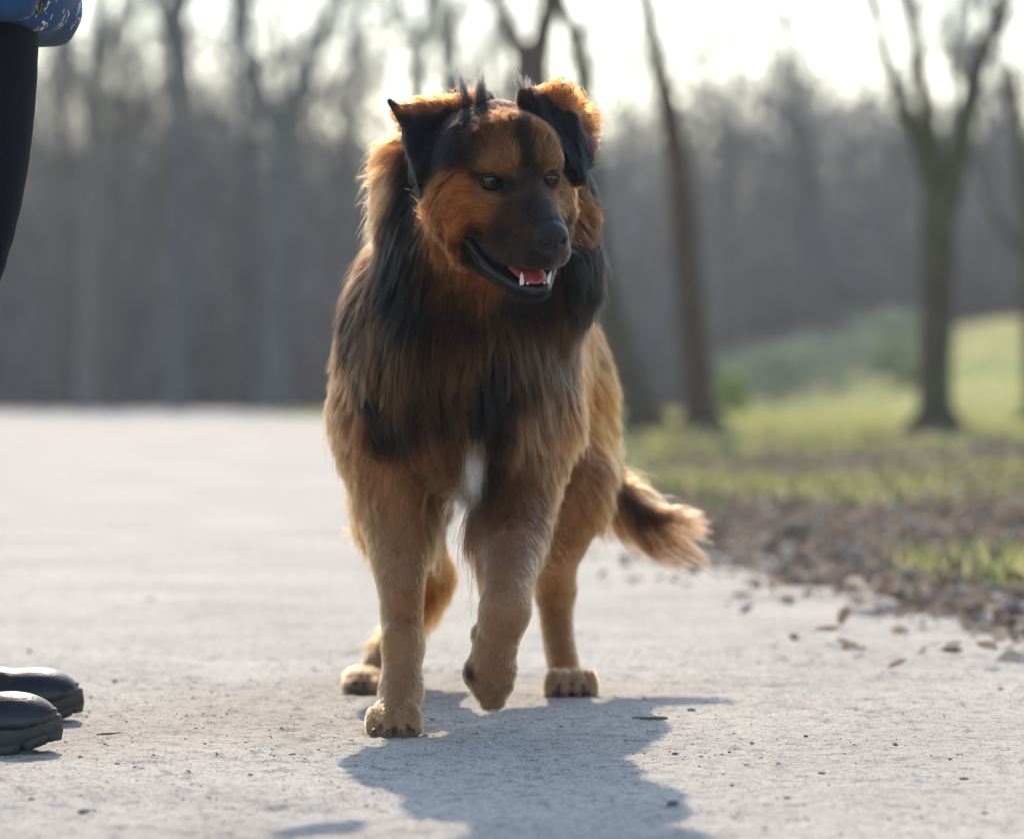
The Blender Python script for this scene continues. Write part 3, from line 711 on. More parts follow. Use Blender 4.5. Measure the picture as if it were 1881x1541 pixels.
# raised foreleg
fr = [P(975, 770, 4.86), P(950, 900, 4.83), P(944, 990, 4.78), P(934, 1080, 4.69), P(928, 1120, 4.655)]
S.chain(fr, [.058, .047, .037, .0285, .0275], .025)
S.chain([P(928, 1120, 4.655), P(912, 1180, 4.665), P(902, 1225, 4.68)], [.0265, .0255, .027], .015)
for x0, x1, y1, r in ((874, 884, 1268, .0115), (893, 897, 1288, .0125), (914, 912, 1286, .0125), (931, 926, 1262, .0115)):
    S.cone(P(x0, 1228, 4.675), P(x1, y1, 4.70), r * 1.05, r * .88, .0045)
S.ell(P(870, 1235, 4.705), (.012, .018, .018), .008); S.ell(P(880, 1165, 4.69), (.009, .012, .014), .008)
# hind leg, image right
S.ell(P(1022, 830, 5.36), (.060, .105, .125), .045)
S.chain([P(1040, 880, 5.28), P(1030, 960, 5.26), P(1020, 1030, 5.36), P(1020, 1085, 5.43)], [.060, .045, .031, .0265], .03)
S.chain([P(1020, 1085, 5.43), P(1024, 1160, 5.39), P(1035, 1225, 5.34)], [.025, .021, .0205], .015)
S.ell(P(1047, 1251, 5.31), (.0285, .038, .020), .014)
for x, y in ((1016, 1268), (1037, 1272), (1061, 1272), (1082, 1266)):
    a = P(x, 1255, 5.27); b = P(x + (x - 1048) * .08, y, 5.230 + abs(x - 1048) * .0007); a[2] = .032; c_ = a * .45 + b * .55; c_[2] = .0265 - abs(x - 1048) * .00014; b[2] = .0115; S.chain([a, c_, b], [.0098, .0122, .0112], .0016)
# hind leg, image left
S.ell(P(748, 870, 5.38), (.058, .10, .125), .045)
S.chain([P(735, 930, 5.30), P(745, 980, 5.30), P(785, 1030, 5.44), P(797, 1060, 5.49)], [.056, .040, .030, .026], .03)
S.chain([P(797, 1060, 5.49), P(752, 1145, 5.45), P(690, 1225, 5.40)], [.024, .020, .019], .015)
S.ell(P(668, 1248, 5.35), (.029, .042, .018), .014)
for x in (645, 660, 676, 690):
    a = P(x, 1250, 5.34); b = P(x - 2, 1257, 5.31); a[2] = .024; b[2] = .0125; S.cone(a, b, .0105, .0112, .0018)
S.ell(P(1036, 405, 4.74), (.034, .05, .070), .03)
S.ell(P(1018, 500, 4.80), (.050, .06, .075), .04)
# tail
tail = [P(1040, 700, 5.50), P(1082, 800, 5.55), P(1115, 880, 5.54), P(1162, 925, 5.50), P(1200, 952, 5.48), P(1232, 950, 5.47)]
S.chain(tail, [.032, .026, .020, .015, .011, .007], .02)

# head, in a frame of its own: r to the image right, f forward along the muzzle, u up
YAW, PIT = math.radians(22), math.radians(14)
HO = P(922, 333, 4.57)
HF = np.array([math.sin(YAW) * math.cos(PIT), -math.cos(YAW) * math.cos(PIT), -math.sin(PIT)])
HR = np.array([math.cos(YAW), math.sin(YAW), 0]); HU = np.cross(HF, HR) * -1
if HU[2] < 0: HU = -HU
ROLL = math.radians(3); HR, HU = HR * math.cos(ROLL) + HU * math.sin(ROLL), HU * math.cos(ROLL) - HR * math.sin(ROLL)
HM = np.stack([HR, HF, HU])
def H(r, f, u): return HO + r * HR + f * HF + u * HU
S.ell(H(0, -.018, .016), (.071, .086, .072), .03, HM)
S.ell(H(0, .032, .040), (.050, .028, .038), .025, HM)                 # forehead
for sg in (-1, 1):
    S.ell(H(sg * .052, .0, -.028), (.032, .058, .046), .03, HM)       # cheek
    if sg > 0: S.ell(H(.068, -.028, -.040), (.026, .040, .048), .03, HM)   # ruff pushed forward by the turned head
    S.ell(H(sg * .030, .048, -.030), (.022, .034, .030), .02, HM)     # under the eye
    S.cone(H(sg * .020, .060, .036), H(sg * .044, .046, .033), .0125, .011, .012)   # brow
S.cone(H(0, .045, -.004), H(0, .150, -.030), .030, .0195, .02)        # bridge
S.cone(H(0, .050, -.030), H(0, .140, -.046), .038, .0235, .018)
for sg in (-1, 1):
    S.chain([H(sg * .030, .050, -.048), H(sg * .025, .085, -.060), H(sg * .0145, .138, -.0575)], [.0175, .0185, .0165], .012)   # flews
S.cone(H(0, .145, -.05), H(0, .152, -.06), .014, .010, .008)
for sg in (-1, 1):                                                     # lower jaw
    S.cone(H(sg * .040, .012, -.078), H(sg * .015, .105, -.1045), .021, .0095, .014)
S.cone(H(0, .03, -.088), H(0, .112, -.107), .024, .010, .012)
S.cone(H(-.009, .117, -.106), H(.009, .117, -.106), .009, .009, .008)
# gape of the mouth
S.ell(H(0, .100, -.0865), (.0215, .050, .0125), .004, HM, sub=True)
for sg in (-1, 1):
    S.cone(H(sg * .062, .030, -.046), H(sg * .040, .066, -.0750), .0065, .0068, .004, sub=True)
    S.cone(H(sg * .038, .068, -.0755), H(sg * .020, .118, -.0885), .0060, .0085, .004, sub=True)
S.cone(H(0, .11, -.0885), H(0, .17, -.091), .0110, .014, .004, sub=True)
# lower lips
for sg in (-1, 1):
    S.chain([H(sg * .053, .038, -.064), H(sg * .043, .068, -.0855), H(sg * .0245, .102, -.0995), H(sg * .010, .122, -.1035)], [.0045, .0052, .0048, .0045], .005)
# eyes: sockets
EYES = []
for sg in (-1, 1):
    c = H(sg * .0375, .0545, .0125); EYES.append(c)
    S.ell(c + HF * .010 + HR * sg * .002, (.0145, .012, .0100), .006, HM, sub=True)
    S.cone(c + HF * .004 - HR * sg * .012 - HU * .003, c + HF * .007 - HR * sg * .015 - HU * .005, .004, .003, .005, sub=True)
# ears
def ear(tris, r):
    for t in tris: S.tri(*t, r, .008)
La, Lb, Lt = P(890, 186, 4.60), P(738, 204, 4.64), P(778, 318, 4.575)
ear([(La, Lb, Lt), (La, P(868, 285, 4.575), Lt)], .0065)
ear([(La, Lb, P(815, 262, 4.67))], .006)
S.tri(Lb, P(716, 186, 4.63), P(742, 235, 4.635), .0035, .004)
Ra, Rb, Rc, Rt = P(968, 182, 4.58), P(1035, 168, 4.63), P(1082, 226, 4.68), P(1058, 326, 4.575)
ear([(Ra, Rb, Rt), (Rb, Rc, Rt), (Ra, P(1012, 262, 4.555), Rt)], .0065)
ear([(Ra, Rb, P(1030, 262, 4.70)), (Rb, Rc, P(1045, 270, 4.71))], .006)
DV, DQ = S.mesh()

def hit(px, py, d0=None):
    """where the line of sight through a pixel first meets the dog"""
    c = np.array([0, 0, CAM_H]); q = P(px, py, 1.0) - c
    t = np.arange(4.3, 5.75, .004); pts = c + q * t[:, None]
    if d0: return c + q * d0
    s_ = S.sample(pts); s_[(pts[:, 0] < S.ax[0][0]) | (pts[:, 0] > S.ax[0][-1])] = 1
    i = np.nonzero(s_ < 0)[0]
    return pts[i[0]] if len(i) else pts[np.argmin(s_)]

# ------------------------------------------------------------------ coat: colour, length and lie of the fur, given at points on the dog
def tab(rows, k): return np.array([hit(r[0], r[1]) if len(r) == k else P(r[0], r[1], r[-1]) for r in rows])
COLT = [  # px, py, (r,g,b), reach px [, distance]
 (918,218,(112,80,52),20),(905,192,(72,52,37),14),(938,186,(74,54,38),14),(985,196,(60,44,34),10),(900,265,(130,90,54),22),(925,298,(132,95,60),18),(985,430,(84,60,46),12),(903,298,(140,102,68),12),(952,205,(76,56,42),8),(957,225,(60,45,36),7),(961,248,(56,43,35),7),(965,272,(56,43,35),7),(969,298,(60,46,38),7),(975,325,(62,50,45),14),  # crown points by the top outline painted darker to subdue the sunlit patch
 (1000,240,(118,82,52),18),(1005,290,(112,78,52),14),(1018,296,(130,95,70),10),(1040,262,(34,28,26),14),
 (835,245,(24,20,20),30),(800,240,(36,28,27),26),(868,205,(24,20,20),24),(866,275,(58,43,33),18),(880,235,(70,50,37),10),(830,290,(34,28,26),18),(800,310,(30,26,25),20),
 (815,338,(138,86,44),18),(835,360,(172,104,46),24),(812,385,(160,94,42),20),(860,395,(165,100,48),24),(892,372,(140,100,64),18),(880,345,(128,92,62),12),
 (808,425,(125,75,38),20),(825,450,(135,80,40),26),(800,500,(95,60,36),24),(845,510,(140,86,44),26),(880,560,(130,82,46),24),(835,565,(85,56,36),26),(900,480,(60,42,32),14),
 (985,350,(78,62,56),14),(996,385,(62,52,50),14),(1020,395,(70,64,64),12),(1003,410,(60,54,54),12),(930,395,(88,64,50),18),(915,430,(66,50,44),16),(955,445,(78,60,50),18),(945,478,(60,50,45),12),(985,470,(58,50,46),14),(1035,470,(90,80,76),10),(950,350,(100,76,58),12),
 (871,424,(20,18,20),11),(877,450,(20,18,20),12),(886,480,(20,18,20),12),(919,343,(26,21,20),5),(930,352,(34,28,26),5),(1002,333,(30,25,24),4.5),(872,322,(50,36,28),5),(895,500,(24,23,25),14),(930,530,(24,24,26),14),(975,548,(26,25,27),14),(935,342,(38,30,28),9),(903,342,(34,28,27),7),
 (960,575,(24,22,24),22),(990,585,(40,34,32),18),(920,590,(50,38,32),20),
 (745,400,(20,20,22),26),(730,470,(17,17,19),30),(760,310,(24,23,25),26),(745,540,(25,23,24),26),(772,470,(40,31,27),18),(770,350,(22,20,21),24),(792,325,(22,20,21),18),(762,400,(20,19,20),20),(775,440,(26,22,21),18),(775,585,(38,30,27),24),(725,420,(24,23,24),20),
 (1062,300,(24,22,24),18),(1078,345,(26,24,25),16),(1080,520,(28,26,30),20),(1072,470,(30,27,29),18),(1065,560,(50,42,40),20),(1050,345,(150,96,60),14),(1062,395,(130,80,44),18),(1075,430,(90,58,38),16),(1035,360,(135,98,72),12),(1040,420,(80,56,42),12),
 (700,300,(178,118,70),26),(715,350,(150,108,74),20),(695,395,(165,130,92),24),(670,430,(170,130,90),26),
 (650,470,(130,96,66),26),(640,560,(78,58,44),30),(625,520,(120,88,60),22),(680,520,(100,76,56),26),(665,600,(66,50,40),30),
 (700,640,(95,72,54),34),(790,650,(88,64,46),34),(860,640,(112,80,54),34),(940,630,(98,76,58),34),(1000,610,(92,76,62),30),(1020,680,(102,84,70),34),(850,600,(70,50,38),22),
 (905,720,(22,21,23),20),(892,770,(24,23,25),18),(690,735,(50,38,34),20),(712,790,(42,33,31),24),(790,760,(66,48,38),24),(840,720,(100,74,52),24),(750,700,(108,80,58),26),(980,750,(108,88,72),30),(950,700,(80,64,52),24),
 (615,750,(170,120,84),26),(640,830,(168,124,88),30),(608,670,(120,84,58),24),(650,770,(150,108,76),24),
 (835,820,(112,84,60),26),(770,850,(132,98,68),30),(800,900,(116,88,62),26),(830,950,(76,60,48),26),(850,985,(90,74,60),22),
 (872,868,(225,220,214),15),(878,900,(220,214,208),15),(866,838,(205,195,186),11),(868,812,(170,158,146),9),(905,850,(48,41,39),16),(915,800,(52,44,40),18),(905,930,(90,74,64),14),
 (960,850,(138,104,72),26),(990,820,(156,124,94),26),(1000,770,(130,106,84),22),
 (700,900,(168,128,88),30),(720,960,(166,126,86),30),(735,1060,(176,138,98),34),(735,1160,(180,142,102),40),(735,1250,(184,148,110),34),(722,1330,(188,156,118),26),
 (935,940,(132,102,78),26),(935,1000,(150,118,94),28),(928,1090,(165,130,96),30),(915,1180,(165,132,98),30),(900,1250,(166,134,102),26),(862,1238,(60,48,42),8),
 (1060,700,(176,116,68),36),(1050,800,(160,110,70),40),(1090,780,(190,124,66),26),(1040,900,(158,112,72),40),(1020,1000,(152,110,70),34),(1020,1100,(160,118,78),34),(1030,1200,(160,120,80),30),(1050,1262,(186,154,116),22),(699,1336,(30,22,18),3.0),(724,1340,(30,22,18),3.0),(749,1337,(30,22,18),3.0),(1027,1262,(50,38,30),3),(1049,1260,(50,38,30),3),(1072,1262,(50,38,30),3),(1027,1272,(40,30,26),3.4),(1049,1276,(40,30,26),3.4),(1072,1272,(40,30,26),3.4),(652,1256,(50,40,32),4),(668,1258,(50,40,32),4),
 (800,1050,(178,120,66),30),(770,1120,(178,122,70),30),(665,1248,(190,165,128),26),(660,1000,(200,136,72),36,5.33),(690,900,(190,140,92),36,5.35),
 (1118,885,(160,120,84),24,5.54),(1165,908,(190,150,108),14,5.52),(1205,935,(185,146,108),14,5.48),(1165,938,(72,54,42),16,5.46),(1205,962,(80,62,50),14,5.44),(1245,950,(100,78,60),14,5.42),  # tail: sunlight along the upper edge painted in as paler fur
 (800,186,(150,96,52),14),(850,180,(146,92,50),12),(750,196,(146,92,50),14),(716,187,(32,26,30),7),(790,235,(42,33,31),20),(752,250,(50,36,31),14),(739,222,(40,30,28),8),(747,275,(40,30,28),8),(765,312,(30,25,24),9),(770,290,(44,34,30),16),
 (1020,165,(146,92,50),14),(1060,182,(150,98,54),14),(1088,222,(150,106,66),12),(1020,222,(24,21,21),9),(1034,250,(24,21,21),9),(1045,285,(26,22,22),8),(990,200,(26,23,23),8),(1000,205,(28,25,25),14),(1030,250,(24,22,24),18),(1055,290,(26,24,26),16),(1074,250,(88,60,50),10),(978,185,(60,46,38),8),
 (850,560,(90,66,50),60,5.2),(760,450,(105,80,58),60,5.1),(950,560,(130,92,60),60,5.4),(840,760,(130,98,70),60,5.3),
]
CP = tab(COLT, 4); CC = np.array([srgb(*r[2]) for r in COLT]); CS = np.array([r[3] for r in COLT]) * .00065
LENT = [  # px, py, length cm, (dx, down, away), lift, reach px [, distance]
 (935,195,2.2,(-.1,-.8,1),.35,16),(940,230,1.6,(-.1,-1,.6),.25,40),(890,230,1.8,(-.5,-.9,.5),.3,26),(1000,230,1.2,(.3,-1,.5),.3,26),(950,185,1.5,(0,-.6,1),.45,22),
 (985,330,.6,(0,-1,.4),.15,20),(996,385,.45,(-.05,-1,.4),.12,20),(940,380,.8,(-.9,-.3,.4),.18,20),(930,430,.7,(-1,-.1,.4),.15,22),(970,460,.5,(-1,0,.4),.12,20),(1035,440,.5,(.8,0,.4),.15,16),
 (903,350,.5,(-.9,.2,.3),.15,16),(903,308,.6,(-.8,-.5,.3),.2,14),(1016,305,.6,(.7,-.5,.3),.2,14),(1018,345,.5,(.6,.3,.3),.15,14),(880,500,.6,(-.8,.5,.3),.1,14),(868,430,.7,(-.9,.4,.3),.12,12),(876,465,.6,(-.9,.4,.3),.1,12),(930,540,.6,(-.7,.6,.3),.12,16),(975,550,.7,(-.2,.9,.4),.2,16),
 (860,360,1.8,(-1,.2,.3),.3,20),(815,370,3.2,(-1,.4,.4),.4,26),(790,420,4.2,(-.6,.9,.3),.4,26),(840,430,2.6,(-.6,.9,.3),.35,24),(850,500,3.6,(-.3,1,.2),.38,30),(880,570,4.5,(-.05,1,0),.4,30),(960,580,4.0,(.1,1,0),.4,26),
 (835,250,2.0,(-.5,.8,.3),.3,26),(800,300,3.2,(-.4,1,.3),.35,26),(750,330,5.0,(-.5,1,.3),.4,24),(745,430,6.0,(-.15,1,.1),.35,36),(740,520,6.5,(-.05,1,0),.35,36),
 (700,300,4.6,(-1,-.1,.3),.75,28),(705,350,4.6,(-1,.2,.3),.65,24),(680,410,4.5,(-.8,.7,.3),.55,28),(640,470,4.0,(-.5,1,.3),.45,34),(620,580,3.6,(-.35,1,.2),.4,40),(610,700,3.2,(-.3,1,.2),.45,40),
 (1050,330,1.4,(.8,.5,.3),.35,18),(1078,385,3.2,(1,.5,.3),.5,26),(1075,430,3.0,(.5,.9,.3),.5,22),(1075,520,4.5,(.3,1,.1),.45,30),(1050,600,5.0,(.25,1,0),.4,34),
 (760,620,6.0,(-.12,1,0),.35,50),(860,640,6.0,(.02,1,0),.38,50),(960,640,6.0,(.12,1,0),.36,50),(1030,680,4.5,(.3,1,.1),.4,40),
 (740,740,5.5,(-.05,1,0),.36,50),(860,740,5.5,(.03,1,0),.38,40),(885,775,4.0,(.03,1,0),.32,26),(960,760,5.5,(.12,1,0),.36,50),(868,850,5.5,(.04,1,0),.5,30),(860,930,11.0,(.02,1,0),.38,34),(800,900,6.0,(.05,1,0),.36,30),(920,900,6.0,(-.05,1,0),.34,30),
 (640,800,3.6,(-.35,1,.1),.5,40),(650,880,3.0,(-.4,1,.2),.55,30),(700,880,2.4,(0,1,0),.3,36),(720,960,1.6,(0,1,0),.25,30),(735,1080,.9,(0,1,0),.18,40),(735,1200,.8,(0,1,0),.16,40),(737,1275,.7,(0,1,-.2),.16,26),(722,1325,.28,(0,.6,-.6),.15,26),
 (1000,830,2.8,(.4,1,.1),.5,36),(975,940,2.4,(.35,1,.2),.45,30),(940,940,1.8,(0,1,0),.25,28),(935,1010,1.1,(0,1,0),.2,30),(925,1110,.8,(0,1,0),.16,34),(905,1200,.8,(0,1,0),.16,30),(900,1270,.6,(0,1,0),.16,24),
 (1060,720,2.6,(.35,1,.1),.4,40),(1100,780,4.2,(.8,.9,.3),.6,34),(1095,860,4.5,(.7,1,.3),.6,34),(1040,850,1.8,(.05,1,0),.25,40),(1020,980,1.4,(0,1,0),.22,34),(1025,1100,.9,(0,1,0),.18,34),(1032,1200,.8,(0,1,0),.18,30),(1050,1260,.3,(0,.7,-.5),.15,26),(1080,940,5.0,(.5,1,.4),.5,30,5.5),(1070,1010,3.5,(.5,1,.4),.5,26,5.5),
 (800,1040,1.2,(.1,1,0),.25,30),(770,1120,1.0,(0,1,0),.2,30),(668,1245,1.0,(-.1,.5,-.5),.25,26),(655,930,4.5,(-.6,1,.3),.6,34,5.36),(665,1000,5.0,(-.6,1,.4),.6,34,5.34),(700,1060,4.0,(-.8,1,.4),.6,30,5.44),
 (1085,800,6.0,(.5,1,.1),.4,24,5.55),(1115,880,10.0,(.35,1,0),.5,24,5.54),(1162,930,13.0,(.4,1,0),.5,24,5.50),(1200,952,12.0,(.5,1,0),.5,24,5.48),(1232,950,6.5,(1,-.1,0),.45,14,5.47),(1180,915,5.0,(1,.5,0),.25,14,5.5),
 (800,188,2.0,(-.4,-1,.5),.55,12),(850,180,2.2,(-.1,-1,.5),.6,10),(745,198,1.4,(-.9,-.5,.4),.4,12),(716,188,.5,(-.8,-.6,.2),.2,8),(800,235,1.9,(-.15,1,-.2),.32,20),(755,250,2.0,(-.7,1,0),.45,14),(780,300,2.6,(-.2,1,0),.3,16),
 (1020,165,2.4,(.1,-1,.4),.6,12),(1060,180,2.4,(.6,-1,.4),.6,12),(1090,220,2.2,(1,-.3,.3),.6,12),(1000,205,2.0,(.4,1,-.2),.32,14),(1035,255,2.1,(.3,1,0),.32,18),(1060,300,2.2,(.3,1,0),.3,16),(1085,290,2.4,(1,.3,.2),.55,12),
 (850,560,4.0,(0,.3,1),.35,60,5.25),(760,450,4.5,(-.3,.4,1),.4,60,5.1),(950,580,4.0,(.2,.4,1),.35,60,5.45),(840,780,4.0,(0,1,.6),.3,60,5.25),
]
LP = tab(LENT, 6); LL = np.array([r[2] for r in LENT]) * .01; LDIR = np.array([(r[3][0], r[3][2], -r[3][1]) for r in LENT], float); LDIR /= np.linalg.norm(LDIR, axis=1)[:, None]
LLF = np.array([r[4] for r in LENT]); LS = np.array([r[5] for r in LENT]) * .00065
def blend(Pt, C, Sg, vals):
    out = np.zeros((len(Pt), vals.shape[1]))
    for i in range(0, len(Pt), 40000):
        p = Pt[i:i + 40000].astype(np.float32)
        d2 = ((p[:, None, :] - C[None].astype(np.float32)) ** 2).sum(-1)
        w = np.exp(-0.5 * d2 / (Sg ** 2)[None]) + 1e-3 * (Sg ** 2)[None] ** 2 / (d2 + 1e-5) ** 2
        w = w * ((.016 / Sg) ** 1.6)[None]
        out[i:i + 40000] = (w @ vals) / w.sum(1)[:, None]
    return out
def local(Pt): return (Pt - HO) @ HM.T

def seg_d(q, a, b):
    a, b = np.asarray(a, float), np.asarray(b, float); ab = b - a; t = np.clip(((q - a) @ ab) / (ab @ ab), 0, 1); return np.linalg.norm(q - a - t[:, None] * ab, axis=1)
NOSE = np.array([0, .1635, -.0345])
def bare(Pt):
    """0..1: how free of fur (lips, gape, nose, eyelids)"""
    q = local(Pt); qa = q.copy(); qa[:, 0] = np.abs(qa[:, 0])
    d = np.minimum(seg_d(qa, (.055, .034, -.052), (.039, .068, -.079)) - .0085, seg_d(qa, (.039, .068, -.080), (.021, .112, -.0935)) - .0115)
    d = np.minimum(d, seg_d(qa, (.021, .112, -.0925), (0, .124, -.098)) - .0115)
    cav = np.linalg.norm((qa - [0, .095, -.087]) / [.024, .052, .0135], axis=1) - 1.0
    d = np.minimum(d, cav * .012)
    d = np.minimum(d, np.linalg.norm((q - NOSE) / [1, .9, 1], axis=1) - .0205)
    for e in EYES:
        v = Pt - e; x = v @ HR; z = v @ HU; y = v @ HF
        d = np.minimum(d, np.where(y > 0, (np.sqrt((x / 1.35) ** 2 + (z / .95) ** 2) - .0112), 1))
    return np.clip(1 - d / .0015, 0, 1)

# ---- the body surface, coloured like the coat above it
def coat_color(Pt):
    c = blend(Pt, CP, CS, CC); lm = c.mean(1, keepdims=True)
    k = sstep(lm[:, 0], .012, .06) * sstep(1 - c.min(1) / c.max(1), .12, .35); c[:, 0] *= 1 - .13 * k; c[:, 1] *= 1 - .31 * k; c[:, 2] *= 1 - .40 * k; c[:, 2] = np.maximum(c[:, 2], c[:, 0] * .07)                                  # purer than the hazy shade shows it
    return np.clip(c * np.clip((lm / .155) ** .66, .13, 1.08) * (1 - .24 * sstep(lm, .14, .34)), .002, 1)
bc = coat_color(DV) * .75; bb = bare(DV)[:, None]
inside = (np.abs(local(DV) - [0, .08, -.088]) < [.03, .045, .017]).all(1)[:, None]
bc = bc * (1 - bb) + np.array([.012, .011, .013]) * bb
dog = empty('dog', tuple(P(860, 1300, 5.0) * [1, 1, 0])); tag(dog, 'large shaggy brown and black dog standing on the path with one forepaw raised, mouth open', 'dog')
M_SKIN = mat_attr('dog_skin', rough=.45, spec=.4, bump=.25, bscale=600)
body = mesh_from('body', DV, DQ, M_SKIN); add_color(body.data, bc); attach(body, dog)

# ---- strands
NF = 390000
T = np.concatenate([DQ[:, [0, 1, 2]], DQ[:, [0, 2, 3]]]); A0, A1, A2 = DV[T[:, 0]], DV[T[:, 1]], DV[T[:, 2]]
fn = np.cross(A1 - A0, A2 - A0); ar = np.linalg.norm(fn, axis=1) / 2
ctr = (A0 + A1 + A2) / 3; nrm = S.grad(ctr); lc = local(ctr)
view = np.array([0, 0, CAM_H]) - ctr; view /= np.linalg.norm(view, axis=1)[:, None]; facing = (view * nrm).sum(1)
head = np.linalg.norm(lc - [0, .03, -.02], axis=1) < .15
wt = ar * np.where(head, 3.0, 1.0) * (.45 + .55 * sstep(facing, -.5, -.1)) * (1 - bare(ctr))
wt = wt * np.where(ctr[:, 2] < .006, 0, 1)
pick = rng.choice(len(T), NF, p=wt / wt.sum()); u1, u2 = np.sqrt(rng.uniform(0, 1, NF)), rng.uniform(0, 1, NF)
R0 = A0[pick] * (1 - u1)[:, None] + A1[pick] * (u1 * (1 - u2))[:, None] + A2[pick] * (u1 * u2)[:, None]
ok = bare(R0) < .5; R0 = R0[ok]; NF = len(R0)
gp = blend(R0, LP, LS, np.concatenate([LL[:, None], LDIR, LLF[:, None]], 1))
L, FD, LF = gp[:, 0], gp[:, 1:4], gp[:, 4]
# tufts of two sizes
def nearest(pts, seeds):
    kd = kdtree.KDTree(len(seeds))
    for i, s_ in enumerate(seeds): kd.insert(s_, i)
    kd.balance(); return np.array([kd.find(p)[1] for p in pts])
n_small = NF // 16; n_big = NF // 300
seed_i = rng.choice(NF, n_small, replace=False); big_i = rng.choice(NF, n_big, replace=False)
small = nearest(R0, R0[seed_i]); big_of_seed = nearest(R0[seed_i], R0[big_i]); big = big_of_seed[small]
tj = rng.normal(0, 1, (n_small, 3)); bj = rng.normal(0, 1, (n_big, 3)); lj = rng.uniform(.75, 1.2, n_small) ; bl = rng.uniform(.8, 1.15, n_big)
longc = sstep(L, .008, .03)
L = L * lj[small] * bl[big] * rng.uniform(.75, 1.12, NF)
stray = rng.uniform(0, 1, NF) < .03 + .03 * longc; stray &= R0[:, 0] < .13; L = np.where(stray, L * rng.uniform(1.1, 1.45, NF), L)
NP = 8
n0 = S.grad(R0); K = np.zeros((NF, NP, 3), np.float32); p = R0 - n0 * .001; K[:, 0] = p
jit = tj[small] * (.08 + .09 * longc)[:, None] + bj[big] * (.05 + .10 * longc)[:, None] + rng.normal(0, 1, (NF, 3)) * np.where(stray, .28, .09)[:, None]
for j in range(1, NP):
    t = j / (NP - 1); n = n0 if j < 2 else S.grad(p, .006)
    tg = FD + jit; tg = tg - n * (tg * n).sum(1)[:, None]; tg /= np.linalg.norm(tg, axis=1)[:, None] + 1e-9
    lift = LF * (1.5 - 1.0 * t) + .10 * (stray)
    d = tg + n * lift[:, None] + np.array([0, 0, -1.0]) * (t * .35 * longc)[:, None]
    d /= np.linalg.norm(d, axis=1)[:, None]
    p = p + d * (L / (NP - 1))[:, None]
    sd = S.sample(p); push = np.clip(.0012 + .0012 * t - sd, 0, .01); p = p + S.grad(p) * push[:, None]
    K[:, j] = p
# gather the strands of a tuft towards its leader
g = K[seed_i]; gb = K[big_i]
w = (np.linspace(0, 1, NP) ** 1.3)[None, :, None]
cl = np.where(stray, .15, .62 + .18 * longc)[:, None, None] * w
spread = (K[:, :1] - g[small][:, :1])
K = K * (1 - cl) + (g[small] + spread * .35) * cl
clb = (.32 * longc * ~stray)[:, None, None] * w; K = K * (1 - clb) + (gb[big] + (K[:, :1] - gb[big][:, :1]) * .5) * clb
K += rng.normal(0, 1, (NF, 1, 3)) * .0012 * w * longc[:, None, None]
# colours: strand, tuft and tip variation; the outer half of a strand is what shows, so the pattern is read there
rc = coat_color(K[:, 4].astype(float))
tone = np.exp(rng.normal(0, .20, NF) + rng.normal(0, .24, n_small)[small] + rng.normal(0, .12, n_big)[big] * longc)
lum = rc.mean(1)
dark_tip = np.where((rng.uniform(0, 1, n_small)[small] < .28) & (lum < .16) & (longc > .3), .5, 1.0)
rc = rc * tone[:, None] * dark_tip[:, None]

def strands(name, K, cols, rad0, parent):
    n_, k = K.shape[:2]
    h = bpy.data.hair_curves.new(name); h.add_curves([k] * n_)
    h.position_data.foreach_set('vector', np.ascontiguousarray(K, dtype=np.float32).ravel())
    ra = h.attributes.get('radius') or h.attributes.new('radius', 'FLOAT', 'POINT')
    prof = np.array([1, 1, .97, .9, .8, .66, .45, .12])[:k] if k == 8 else np.linspace(1, .1, k)
    ra.data.foreach_set('value', (rad0[:, None] * prof[None]).astype(np.float32).ravel())
    ca = h.attributes.new('Col', 'FLOAT_COLOR', 'CURVE'); c = np.ones((n_, 4), np.float32); c[:, :3] = cols; ca.data.foreach_set('color', c.ravel())
    h.materials.append(M_FUR)
    o = bpy.data.objects.new(name, h); COL.objects.link(o); attach(o, parent); return o
FUR_GAIN = .80
m = bpy.data.materials.new('fur'); m.use_nodes = True; n, l = m.node_tree.nodes, m.node_tree.links
for q in list(n):
    if q.type == 'BSDF_PRINCIPLED': n.remove(q)
hb = n.new('ShaderNodeBsdfHairPrincipled'); hb.model = 'CHIANG'; hb.parametrization = 'COLOR'
at = n.new('ShaderNodeAttribute'); at.attribute_name = 'Col'
l.new(at.outputs['Color'], hb.inputs['Color'])
hb.inputs['Roughness'].default_value = .38; hb.inputs['Radial Roughness'].default_value = .55; hb.inputs['Coat'].default_value = 0
hb.inputs['Random Roughness'].default_value = .2; hb.inputs['IOR'].default_value = 1.28
l.new(hb.outputs[0], n['Material Output'].inputs['Surface'])
M_FUR = m
rad = (.00014 + .00005 * longc) * rng.uniform(.8, 1.3, NF)
strands('fur', K, np.clip(rc * FUR_GAIN, .004, .92), rad, dog)

# the white blaze low on the chest
k = []
for i in range(650):
    q = hit(868 + rng.normal(0, 12), 838 + rng.uniform(-30, 34)); ln = rng.uniform(.035, .062); t = np.linspace(0, 1, 8)[:, None]
    e = np.array([(P(876, 950, 4.7) - q)[0] * .45 + rng.normal(0, .0050), -.010 + rng.normal(0, .002), -ln]); k.append(q + e * t + np.array([0, -.011, 0]) * np.sin(t * np.pi * .75))
strands('white_blaze', np.array(k), np.tile([[.46, .37, .30]], (650, 1)) * rng.uniform(.45, 1.15, (650, 1)), np.full(650, .00016), dog)
